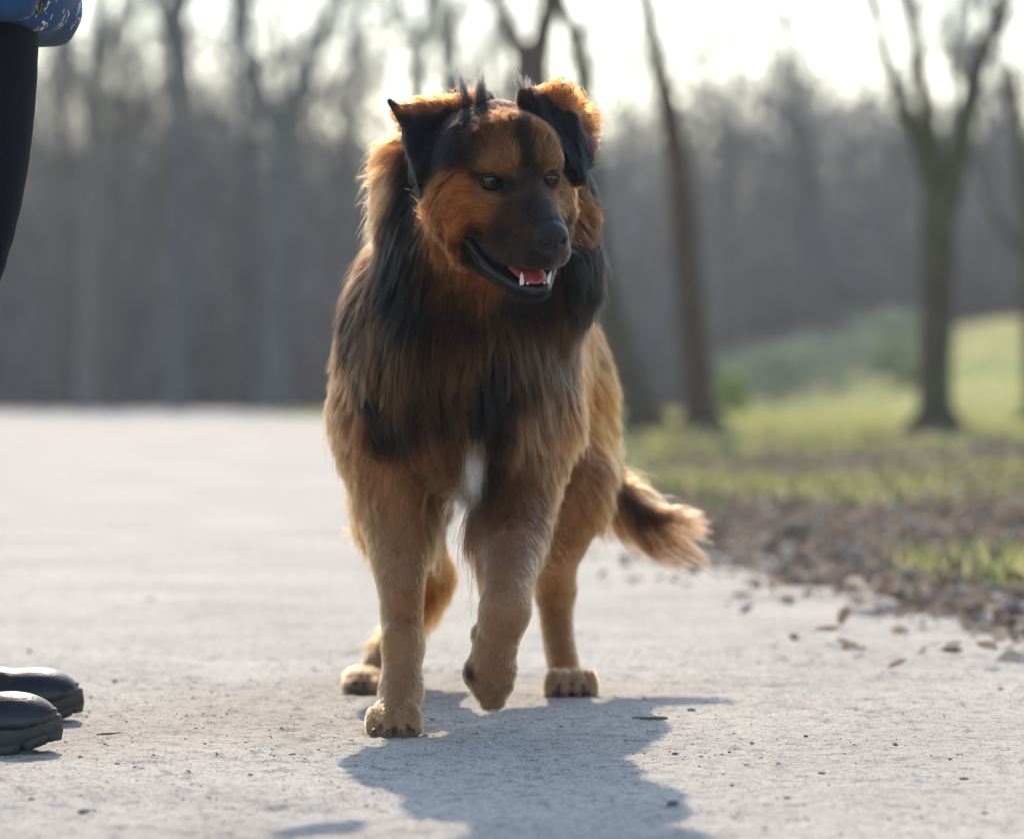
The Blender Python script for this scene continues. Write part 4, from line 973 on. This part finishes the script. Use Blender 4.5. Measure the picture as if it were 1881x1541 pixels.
# tufts of long dark hair standing at the roots of the ears, and whiskers
def tuft(px, py, D, dx, dz, length, n_, col, sp=.004):
    b0 = P(px, py, D); r0 = b0 + rng.normal(0, sp, (n_, 3)); t = np.linspace(0, 1, 8)[None, :, None]
    tip = b0 + np.array([dx, rng.uniform(-.005, .005), dz]) * length
    e = tip[None] + (r0 - b0) * .35 + rng.normal(0, .0022, (n_, 3)); e = r0 + (e - r0) * rng.uniform(.3, 1.1, (n_, 1))
    k = r0[:, None] * (1 - t) + e[:, None] * t + np.array([dx * -.12, 0, .12])[None, None] * (t * (1 - t)) * length
    return k, np.tile(np.array(col)[None], (n_, 1)) * rng.uniform(.6, 1.5, (n_, 1))
ks, cs = [], []
for a in [(857, 190, 4.59, -.28, 1, .040, 150, (.02, .017, .016)), (887, 198, 4.58, -.05, 1, .042, 190, (.02, .017, .016)), (879, 200, 4.582, -.02, 1, .034, 150, (.03, .02, .015)), (969, 200, 4.58, -.35, 1, .046, 190, (.02, .017, .016)), (977, 197, 4.58, -.15, 1, .034, 160, (.05, .035, .025)), (986, 190, 4.59, .05, 1, .02, 120, (.2, .13, .08))]:
    k, c = tuft(*a); ks.append(k); cs.append(c)
strands('ear_tuft', np.concatenate(ks), np.concatenate(cs), np.full(sum(len(k) for k in ks), .00020), dog)
wk = []
for sg in (-1, 1):
    for i in range(13):
        b0 = H(sg * rng.uniform(.022, .030), rng.uniform(.10, .135), rng.uniform(-.062, -.045)); e = b0 + HR * sg * rng.uniform(.02, .04) + HF * rng.uniform(-.01, .012) + HU * rng.uniform(-.022, .006)
        t = np.linspace(0, 1, 8)[:, None]; wk.append(b0 * (1 - t) + e * t + HU * .006 * (t * (1 - t)) * 2)
strands('whisker', np.array(wk), np.tile([[.05, .045, .045]], (26, 1)), np.full(26, .00010), dog)

# ---- eyes, nose, tongue, teeth, claws
def ball(name, c, r, mat, parent, seg=24, M=None, deform=None):
    u, v = np.meshgrid(np.linspace(0, 2 * np.pi, seg, endpoint=False), np.linspace(0, np.pi, seg // 2 + 1))
    p = np.stack([np.cos(u) * np.sin(v), np.cos(v), np.sin(u) * np.sin(v)], -1).reshape(-1, 3)
    if deform: p = deform(p)
    p = p * np.asarray(r); 
    if M is not None: p = p @ M
    k = seg; R_ = seg // 2 + 1; i = np.arange(R_ - 1)[:, None] * k; j = np.arange(k)[None]
    q = np.stack([i + j, i + (j + 1) % k, i + k + (j + 1) % k, i + k + j], -1).reshape(-1, 4)
    o = mesh_from(name, p + c, q, mat, parent=None)
    attach(o, parent); return o
m, n, l, b = mat_new('eye'); M_EYE = m
b.inputs['Roughness'].default_value = .06; b.inputs['Specular IOR Level'].default_value = .42; b.inputs['Coat Weight'].default_value = 0
a_ = n.new('ShaderNodeAttribute'); a_.attribute_name = 'Col'; l.new(a_.outputs['Color'], b.inputs['Base Color'])
LOOK = HF * .93 + HR * -.05 + HU * .10; LOOK /= np.linalg.norm(LOOK)
for sg, c in zip((-1, 1), EYES):
    o = ball('eye', c - HF * .0044, (.0122,) * 3, M_EYE, dog, 40, HM)
    v = np.empty(len(o.data.vertices) * 3); o.data.vertices.foreach_get('co', v); v = v.reshape(-1, 3) - (c - HF * .0044); v /= np.linalg.norm(v, axis=1)[:, None]
    ang = np.degrees(np.arccos(np.clip(v @ LOOK, -1, 1)))[:, None]
    col = np.where(ang < 15, np.array([[.006, .005, .005]]), np.where(ang < 42, np.array([[.034, .020, .013]]), np.array([[.012, .009, .009]])))
    add_color(o.data, col)
# eyelids: a dark almond rim round each eye
M_LID = mat_simple('eyelid_skin', (.012, .010, .010), .5, .35)
for sg, c in zip((-1, 1), EYES):
    for up_, nm in ((1, 'upper_eyelid'), (-1, 'lower_eyelid')):
        a = np.linspace(0, np.pi, 13); x = np.cos(a) * .0122; z = np.sin(a) * (.0074 if up_ > 0 else .0068) * up_ - .0012 * sg * np.cos(a) * -1
        yy_ = np.sqrt(np.clip(.0134 ** 2 - (x * .86) ** 2 - z ** 2, 0, 1)) - .0046
        mb = MB(); mb.tube(c + x[:, None] * HR + yy_[:, None] * HF + z[:, None] * HU, np.interp(np.arange(13), [0, 3, 9, 12], [.0008, .0019, .0019, .0008]) * (1.1 if up_ > 0 else .8), 8)
        attach(mb.build(nm, M_LID), dog)
M_NOSE = mat_simple('nose_leather', (.005, .005, .007), .33, .38, bump=.5, bscale=900)
def nosef(p):
    q = p.copy(); f = q[:, 1]
    q[:, 2] += .16 * (1 - np.abs(q[:, 0])) * (f > 0)                       # flat crown
    q[:, 0] *= 1 - .22 * sstep(-q[:, 2], 0, 1)
    for s_ in (-1, 1):                                                     # nostrils
        d = np.sqrt(((q[:, 0] - s_ * .50) / .20) ** 2 + ((q[:, 2] + .20 + .25 * (np.abs(q[:, 0]) - .5)) / .19) ** 2); q[:, 1] -= np.where(f > 0, .9 * np.exp(-d ** 2 * 1.1), 0)
    q[:, 1] -= .12 * np.exp(-(q[:, 0] / .05) ** 2) * (f > 0) * (q[:, 2] < -.1)
    return q
ball('nose', H(*(NOSE + [0, -.003, .0005])), (.0210, .0165, .0182), M_NOSE, dog, 72, HM, nosef)
def worm(name, pts, w, h, mat, parent, n_=18, seg=16, groove=0.0):
    c = curve_pts(pts, n_); vs = []
    for i in range(n_):
        t = i / (n_ - 1); ww = np.interp(t, np.linspace(0, 1, len(w)), w); hh = np.interp(t, np.linspace(0, 1, len(h)), h)
        a = np.arange(seg) / seg * 2 * np.pi; up = np.sin(a) * hh; up = np.where(up > 0, up - groove * np.exp(-(np.cos(a) / .25) ** 2), up)
        vs.append(c[i] + np.cos(a)[:, None] * ww * HR + up[:, None] * HU)
    v = np.concatenate(vs + [c[:1], c[-1:]]); i = np.arange(n_ - 1)[:, None] * seg; j = np.arange(seg)[None]
    q = np.stack([i + j, i + (j + 1) % seg, i + seg + (j + 1) % seg, i + seg + j], -1).reshape(-1, 4); s_ = np.arange(seg); e = (n_ - 1) * seg
    tr = np.concatenate([np.stack([s_ * 0 + n_ * seg, (s_ + 1) % seg, s_], -1), np.stack([s_ * 0 + n_ * seg + 1, e + s_, e + (s_ + 1) % seg], -1)])
    o = mesh_from(name, v, [q, tr], mat); attach(o, parent); return o
M_TONGUE = mat_simple('tongue', (.46, .085, .10), .32, .5, noise=.12, scale=120, bump=.35, bscale=500)
M_TONGUE.node_tree.nodes['Principled BSDF'].inputs['Subsurface Weight'].default_value = .3
M_TONGUE.node_tree.nodes['Principled BSDF'].inputs['Subsurface Radius'].default_value = (.01, .004, .003)
worm('tongue', [H(0, .03, -.078), H(0, .07, -.084), H(0, .10, -.0895), H(0, .122, -.0955)], [.018, .021, .0205, .0185, .010], [.008, .008, .007, .005, .0025], M_TONGUE, dog, groove=.0025)
M_TOOTH = mat_simple('tooth', (.72, .66, .56), .25, .5)
def tooth(a, b, r):
    mb = MB(); a, b = np.asarray(a), np.asarray(b); mb.tube([a + (b - a) * t for t in (0, .35, .7, .92, 1)], [r, r * .92, r * .62, r * .3, r * .1], 8)
    o = mb.build('tooth', M_TOOTH); attach(o, dog)
for sg in (-1, 1):
    tooth(H(sg * .0150, .116, -.103), H(sg * .0185, .121, -.0835), .0033)
    for r_, f_, hh in ((.0105, .1205, .0052),):
        tooth(H(sg * r_, f_, -.1005), H(sg * r_, f_ + .001, -.1005 + hh), .0021)
M_CLAW = mat_simple('claw', (.05, .04, .035), .35, .4)
def claw(a, d, ln=.012, r=.0028):
    d = np.asarray(d, float); d /= np.linalg.norm(d); mb = MB(); mb.tube([a, a + d * ln * .5 + [0, 0, .0008], a + d * ln + [0, 0, -.003]], [r, r * .8, r * .2], 7); o = mb.build('claw', M_CLAW); attach(o, dog)
for x, dd in ((687, 4.674), (711, 4.668), (737, 4.668), (760, 4.676)):
    q = P(x, 1340, dd); q[2] = .012; claw(q, ((x - 724) * .004, -1, -.25))
for x, dd in ((1017, 5.238), (1037, 5.228), (1061, 5.228), (1082, 5.238)):
    q = P(x, 1275, dd); q[2] = .0125; claw(q, ((x - 1048) * .004, -1, -.3))
for x, dd in ((644, 5.30), (659, 5.298), (674, 5.30)):
    q = P(x, 1257, dd); q[2] = .0115; claw(q, (-.15, -1, -.3), .010)
for x, y in ((885, 1272), (897, 1294), (912, 1294), (927, 1268)):
    claw(P(x, y, 4.70), (0, .25, -1), .0055, .0022)
M_PAD = mat_simple('paw_pad', (.02, .018, .018), .7, .3, bump=.4, bscale=500)
for (x, y, dd, r) in ((864, 1240, 4.712, (.009, .008, .012)),): ball('paw_pad', P(x, y, dd), r, M_PAD, dog, 20)

# ------------------------------------------------------------------ the person at the left edge
def field_hit(F, px, py, a=4.1, b=5.2):
    c = np.array([0, 0, CAM_H]); q = P(px, py, 1.0) - c; t = np.arange(a, b, .002); pts = c + q * t[:, None]; s_ = F.sample(pts)
    for i_, ax_ in enumerate(F.ax): s_[(pts[:, i_] < ax_[0]) | (pts[:, i_] > ax_[-1])] = 1
    i = np.nonzero(s_ < 0)[0]; return pts[i[0]] if len(i) else pts[np.argmin(s_)]
person = empty('person', (-.70, 4.66, 0)); tag(person, 'person in blue jacket, black leggings and black boots, cut by the left edge', 'person')
SH = 1.37
Bd = Field(ax2(-1.0, -.37, -.22, -.20, .0028, .012), ax2(4.36, 5.02, 5.15, 5.2, .0028, .012), ax2(.05, .94, 1.05, 1.78, .0028, .012))
Bd.chain([(-.675, 4.66, .92), (-.68, 4.66, 1.1), (-.685, 4.66, 1.32)], [.115, .10, .11], .03)
Bd.chain([(-.68, 4.66, 1.36), (-.665, 4.66, 1.48)], [.055, .050], .03)
Bd.ell((-.645, 4.66, 1.60), (.092, .072, .112), .02); Bd.ell((-.615, 4.66, 1.545), (.06, .052, .055), .03)
Bd.cone((-.552, 4.66, 1.60), (-.535, 4.66, 1.575), .010, .013, .012)
Bd.cone((-.555, 4.645, 1.54), (-.555, 4.675, 1.54), .008, .008, .008)
for s_ in (-1, 1):
    Bd.ell((-.556, 4.66 + s_ * .03, 1.612), (.012, .016, .011), .01, sub=True)
    Bd.ell((-.645, 4.66 + s_ * .074, 1.59), (.018, .008, .03), .006)
    bk = -.075 if s_ > 0 else 0.0; Bd.chain([(-.69 + bk * .5, 4.66 + s_ * .10, .88), (-.675 + bk, 4.66 + s_ * .165, .52), (-.72 + bk, 4.66 + s_ * .19, .36), (-.755, 4.66 + s_ * .19, .14)], [.07, .040, .034, .028], .03)
# far arm held out above the dog's path of walking, hand half closed
Bd.chain([(-.68, 4.82, SH), (-.56, 4.93, 1.27), (-.42, 4.99, 1.19), (-.345, 5.065, 1.06)], [.045, .036, .028, .021], .02)
Bd.ell((-.315, 5.08, 1.003), (.030, .028, .012), .012, np.array([[.86, 0, -.5], [0, 1, 0], [.5, 0, .86]]))
for k_, (dy, ln) in enumerate(((-.023, .030), (-.008, .034), (.008, .032), (.021, .025))):
    a = np.array([-.298, 5.08 + dy, .995]); b_ = a + [ln, dy * .2, -.004]; c_ = b_ + [ln * .35, 0, -ln * .55]
    c_[2] = max(c_[2], .962); Bd.chain([a, b_, c_], [.0088, .0080, .0068], .004)
Bd.chain([(-.33, 5.057, 1.002), (-.300, 5.039, .985), (-.275, 5.047, .972)], [.012, .0095, .0075], .006)
Bd.chain([(-.68, 4.50, SH), (-.72, 4.44, 1.12), (-.66, 4.45, .97)], [.045, .036, .028], .02)
M_PSKIN = mat_simple('human_skin', (.52, .33, .25), .5, .4, noise=.08, scale=40)
v_, q_ = Bd.mesh(); attach(mesh_from('body', v_, q_, M_PSKIN), person)
# leggings
Lg = Field(np.arange(-.86, -.52, .008), np.arange(4.38, 4.96, .008), np.arange(.10, .98, .008))
for s_ in (-1, 1):
    bk = -.075 if s_ > 0 else 0.0; y0 = 4.66 + s_ * .10; yk = 4.66 + s_ * .165; ya = 4.66 + s_ * .19
    Lg.chain([(-.668 + bk * .3, y0, .93), (-.652 + bk, y0, .80), (-.657 + bk, 4.66 + s_ * .13, .66), (-.670 + bk, yk, .52), (-.715 + bk, ya, .36), (-.755, ya, .14)], [.105, .0885, .080, .058, .056, .040], .02)
Lg.ell((-.685, 4.66, .92), (.12, .17, .10), .04)
M_LEG = mat_simple('legging_cloth', (.006, .007, .012), .85, .10, noise=.2, scale=200, bump=.15, bscale=900)
v_, q_ = Lg.mesh(); attach(mesh_from('leggings', v_, q_, M_LEG), person)
# jacket
Jk = Field(np.arange(-.90, -.36, .007), np.arange(4.34, 5.13, .007), np.arange(.79, 1.50, .007))
Jk.chain([(-.672, 4.66, .80), (-.68, 4.66, 1.10), (-.69, 4.66, 1.34)], [.128, .128, .12], .03)
Jk.ell((-.668, 4.66, .90), (.142, .225, .16), .04); Jk.ell((-.68, 4.66, 1.25), (.13, .205, .20), .05)
Jk.chain([(-.69, 4.82, SH), (-.56, 4.935, 1.27), (-.40, 5.01, 1.155)], [.065, .055, .044], .03)
Jk.chain([(-.69, 4.50, SH), (-.72, 4.435, 1.12), (-.66, 4.455, .96)], [.065, .055, .045], .03)
Jk.cone((-.60, 4.46, .93), (-.606, 4.46, .885), .052, .045, .02)            # bulge of the pocket
Jk.ell((-.635, 4.46, .90), (.083, .06, .07), .03)
zz = Jk.ax[2][None, None, :]; xx = Jk.ax[0][:, None, None]; yy = Jk.ax[1][None, :, None]
Jk.f += (.0025 * np.sin(xx * 70 + zz * 40) * np.sin(yy * 45 - zz * 60)).astype(np.float32)
hem = .852 + .020 * np.clip((xx + .56) / .03, 0, 1.5) ** 2 + .004 * np.sin(yy * 38 + xx * 20)
hh = np.clip(.5 + .5 * ((hem - zz) - Jk.f) / .012, 0, 1); Jk.f = ((hem - zz) * hh + Jk.f * (1 - hh) + .012 * hh * (1 - hh)).astype(np.float32)
m, n, l, b = mat_new('printed_jacket_cloth')
tc = n.new('ShaderNodeTexCoord')
vo = n.new('ShaderNodeTexVoronoi'); vo.inputs['Scale'].default_value = 16; l.new(tc.outputs['Object'], vo.inputs['Vector'])
n1 = n.new('ShaderNodeTexNoise'); n1.inputs['Scale'].default_value = 55; n1.inputs['Detail'].default_value = 3; l.new(tc.outputs['Object'], n1.inputs['Vector'])
def mth(op, a_, b_=None, cl=False):
    q = n.new('ShaderNodeMath'); q.operation = op; q.use_clamp = cl
    for i, v in enumerate((a_, b_)):
        if v is None: continue
        if isinstance(v, (int, float)): q.inputs[i].default_value = v
        else: l.new(v, q.inputs[i])
    return q.outputs[0]
line = mth('LESS_THAN', mth('ABSOLUTE', mth('SUBTRACT', n1.outputs['Fac'], .52)), .022)
cell = mth('LESS_THAN', vo.outputs['Distance'], .30)
white = mth('MULTIPLY', line, cell)
n2 = n.new('ShaderNodeTexNoise'); n2.inputs['Scale'].default_value = 30; l.new(tc.outputs['Object'], n2.inputs['Vector'])
orange = mth('GREATER_THAN', n2.outputs['Fac'], .66)
m1 = n.new('ShaderNodeMix'); m1.data_type = 'RGBA'; l.new(orange, m1.inputs['Factor']); m1.inputs['A'].default_value = (.014, .050, .135, 1); m1.inputs['B'].default_value = (.42, .20, .11, 1)
m2 = n.new('ShaderNodeMix'); m2.data_type = 'RGBA'; l.new(white, m2.inputs['Factor']); l.new(m1.outputs['Result'], m2.inputs['A']); m2.inputs['B'].default_value = (.55, .55, .56, 1)
l.new(m2.outputs['Result'], b.inputs['Base Color']); b.inputs['Roughness'].default_value = .7; b.inputs['Specular IOR Level'].default_value = .25
M_JACK = m
v_, q_ = Jk.mesh(); jacket = mesh_from('jacket', v_, q_, M_JACK); attach(jacket, person)
# press button near the hem
bp_ = field_hit(Jk, 72, 8); gn = Jk.grad(bp_[None])[0]
M_BTN = mat_simple('button_metal', (.035, .033, .032), .45, .5, metal=.6)
t1 = np.cross(gn, [0, 0, 1]); t1 /= np.linalg.norm(t1); t2 = np.cross(t1, gn)
mb = MB(); k_ = 28; an = np.arange(k_) / k_ * 2 * np.pi; rings = [(.0118, -.001), (.0122, .0015), (.0112, .0026), (.0095, .0018), (.004, .0016), (.0005, .0016)]
v_ = np.concatenate([bp_ + np.cos(an)[:, None] * t1 * r + np.sin(an)[:, None] * t2 * r + gn * h for r, h in rings]); i = np.arange(len(rings) - 1)[:, None] * k_; j = np.arange(k_)[None]
mb.add(v_, np.stack([i + j, i + (j + 1) % k_, i + k_ + (j + 1) % k_, i + k_ + j], -1).reshape(-1, 4))
for d_ in (t1, t2): mb.tube([bp_ - d_ * .009 + gn * .0017, bp_ + d_ * .009 + gn * .0017], [.0006, .0006], 5)
o = mb.build('button', M_BTN); attach(o, person)
# hair, tied back
Hr = Field(np.arange(-.80, -.53, .007), np.arange(4.56, 4.76, .007), np.arange(1.48, 1.75, .007))
Hr.ell((-.655, 4.66, 1.615), (.100, .082, .115), .01); Hr.ell((-.765, 4.66, 1.60), (.04, .035, .04), .03)
Hr.ell((-.56, 4.66, 1.56), (.085, .065, .085), .015, sub=True)
v_, q_ = Hr.mesh(); attach(mesh_from('hair', v_, q_, mat_simple('brown_hair', (.06, .035, .02), .5, .4, noise=.4, scale=80)), person)
# boots
M_BOOT = mat_simple('boot_leather', (.012, .013, .018), .38, .45, noise=.15, scale=60, bump=.12, bscale=220)
M_SOLE = mat_simple('boot_rubber', (.040, .040, .040), .62, .4, noise=.15, scale=90, bump=.2, bscale=500)
M_LACE = mat_simple('lace', (.02, .015, .03), .8, .2)
def boot(toe, y, yaw):
    B = Field(np.arange(-.33, .02, .005), np.arange(-.07, .0701, .005), np.arange(.015, .245, .005))
    B.ell((-.056, 0, .036), (.054, .043, .038), .012); B.ell((-.042, 0, .040), (.041, .041, .028), .012); B.cone((-.105, 0, .036), (-.165, 0, .062), .033, .038, .02)
    B.chain([(-.19, 0, .075), (-.225, 0, .13), (-.235, 0, .215)], [.046, .050, .055], .03)
    B.ell((-.245, 0, .055), (.052, .038, .05), .025); B.ell((-.15, 0, .04), (.11, .037, .03), .02)
    z_ = B.ax[2][None, None, :]; x_ = B.ax[0][:, None, None]
    B.f += (.0016 * np.sin(x_ * 260 + z_ * 60) * np.exp(-((x_ + .112) / .022) ** 2)).astype(np.float32)         # creases behind the cap
    lift = .016 * np.clip((x_ + .065) / .065, 0, 1) ** 1.6; B.f = np.maximum(B.f, (.030 + lift * .8) - z_).astype(np.float32); B.f = np.maximum(B.f, z_ - .205).astype(np.float32)
    v_, q_ = B.mesh()
    ca, sa = math.cos(yaw), math.sin(yaw)
    def W(v): v = np.asarray(v, float); return np.stack([toe + v[..., 0] * ca - v[..., 1] * sa, y + v[..., 0] * sa + v[..., 1] * ca, v[..., 2]], -1)
    bt = mesh_from('boot', W(v_), q_, M_BOOT); attach(bt, person)
    # sole: outline lofted from tread to welt
    k_ = 64; a = np.arange(k_) / k_ * 2 * np.pi; cx = np.cos(a); sy_ = np.sin(a)
    ox = -.142 + .1475 * np.sign(cx) * np.abs(cx) ** .75; wy = np.interp(ox, [-.29, -.26, -.2, -.14, -.09, -.05, -.01, .006], [.026, .036, .036, .037, .045, .048, .040, .026])
    oy = wy * np.sign(sy_) * np.abs(sy_) ** .72
    lf = .018 * np.clip((ox + .070) / .070, 0, 1) ** 1.5
    def ring(s_, z, lk): return W(np.stack([-.142 + (ox + .142) * s_, oy * s_, z + lf * lk + 0 * ox], -1))
    R_ = [ring(.97, .0105, 1), ring(1.0, .012, 1), ring(.985, .030, .95), ring(.965, .0325, .9), ring(.945, .0325, .9), ring(.95, .0345, .9), ring(.955, .0375, .9), ring(.94, .0395, .9), ring(.88, .0395, .85)]
    v2 = np.concatenate(R_ + [W(np.array([[-.142, 0, .0105], [-.142, 0, .0385]]))]); i = np.arange(len(R_) - 1)[:, None] * k_; j = np.arange(k_)[None]
    q2 = np.stack([i + j, i + (j + 1) % k_, i + k_ + (j + 1) % k_, i + k_ + j], -1).reshape(-1, 4); N_ = len(R_) * k_; jj = np.arange(k_)
    t2_ = np.concatenate([np.stack([jj * 0 + N_, (jj + 1) % k_, jj], -1), np.stack([jj * 0 + N_ + 1, N_ - k_ + jj, N_ - k_ + (jj + 1) % k_], -1)])
    so = mesh_from('sole', v2, [q2, t2_], M_SOLE, smooth=False); attach(so, person); so.location = Vector(so.location); 
    so.parent = bt; so.location = (0, 0, 0)
    # tread lugs round the rim
    s0 = 0
    for s0 in range(0, k_, 4):
        idx = [(s0 + q) % k_ for q in range(4)]; out_ = np.array([[ox[i_], oy[i_]] for i_ in idx]); inn = (out_ - [-.142, 0]) * .72 + [-.142, 0]
        lz = np.array([lf[i_] for i_ in idx])
        lo = np.concatenate([np.c_[out_ * [1, 1], lz], np.c_[inn, lz]]); hi = lo + [0, 0, .0125]; lo2 = lo.copy(); lo2[:, :2] = (lo2[:, :2] - [-.142, 0]) * .985 + [-.142, 0]
        vv = W(np.concatenate([lo2 + [0, 0, .0002], hi])); n4 = 8
        loop = [0, 1, 2, 3, 7, 6, 5, 4]; qs = [(loop[i_], loop[(i_ + 1) % 8], loop[(i_ + 1) % 8] + 8, loop[i_] + 8) for i_ in range(8)] + [(0, 4, 5, 1), (1, 5, 6, 2), (2, 6, 7, 3), (8, 9, 13, 12), (9, 10, 14, 13), (10, 11, 15, 14)]
        lg = mesh_from('tread_lug', vv, np.array(qs), M_SOLE, smooth=False); lg.location = -Vector(person.location) * 0; lg.parent = bt; lg.location = (0, 0, 0)
    for k2 in range(5):
        xx_ = -.125 - .018 * k2; zt = .092 + .013 * k2
        mb = MB(); mb.tube(W(np.array([[xx_ - .012, -.03, zt - .016], [xx_ + .001, -.015, zt + .004], [xx_ + .003, 0, zt + .009], [xx_ + .001, .015, zt + .004], [xx_ - .012, .03, zt - .016]])), [.0022] * 5, 6)
        lc_ = mb.build('lace', M_LACE); lc_.parent = bt
    bt.location = Vector((0, 0, 0)) - Vector(person.location)
    return bt
boot(-.530, 4.482, math.radians(-4)); boot(-.548, 4.868, math.radians(6))
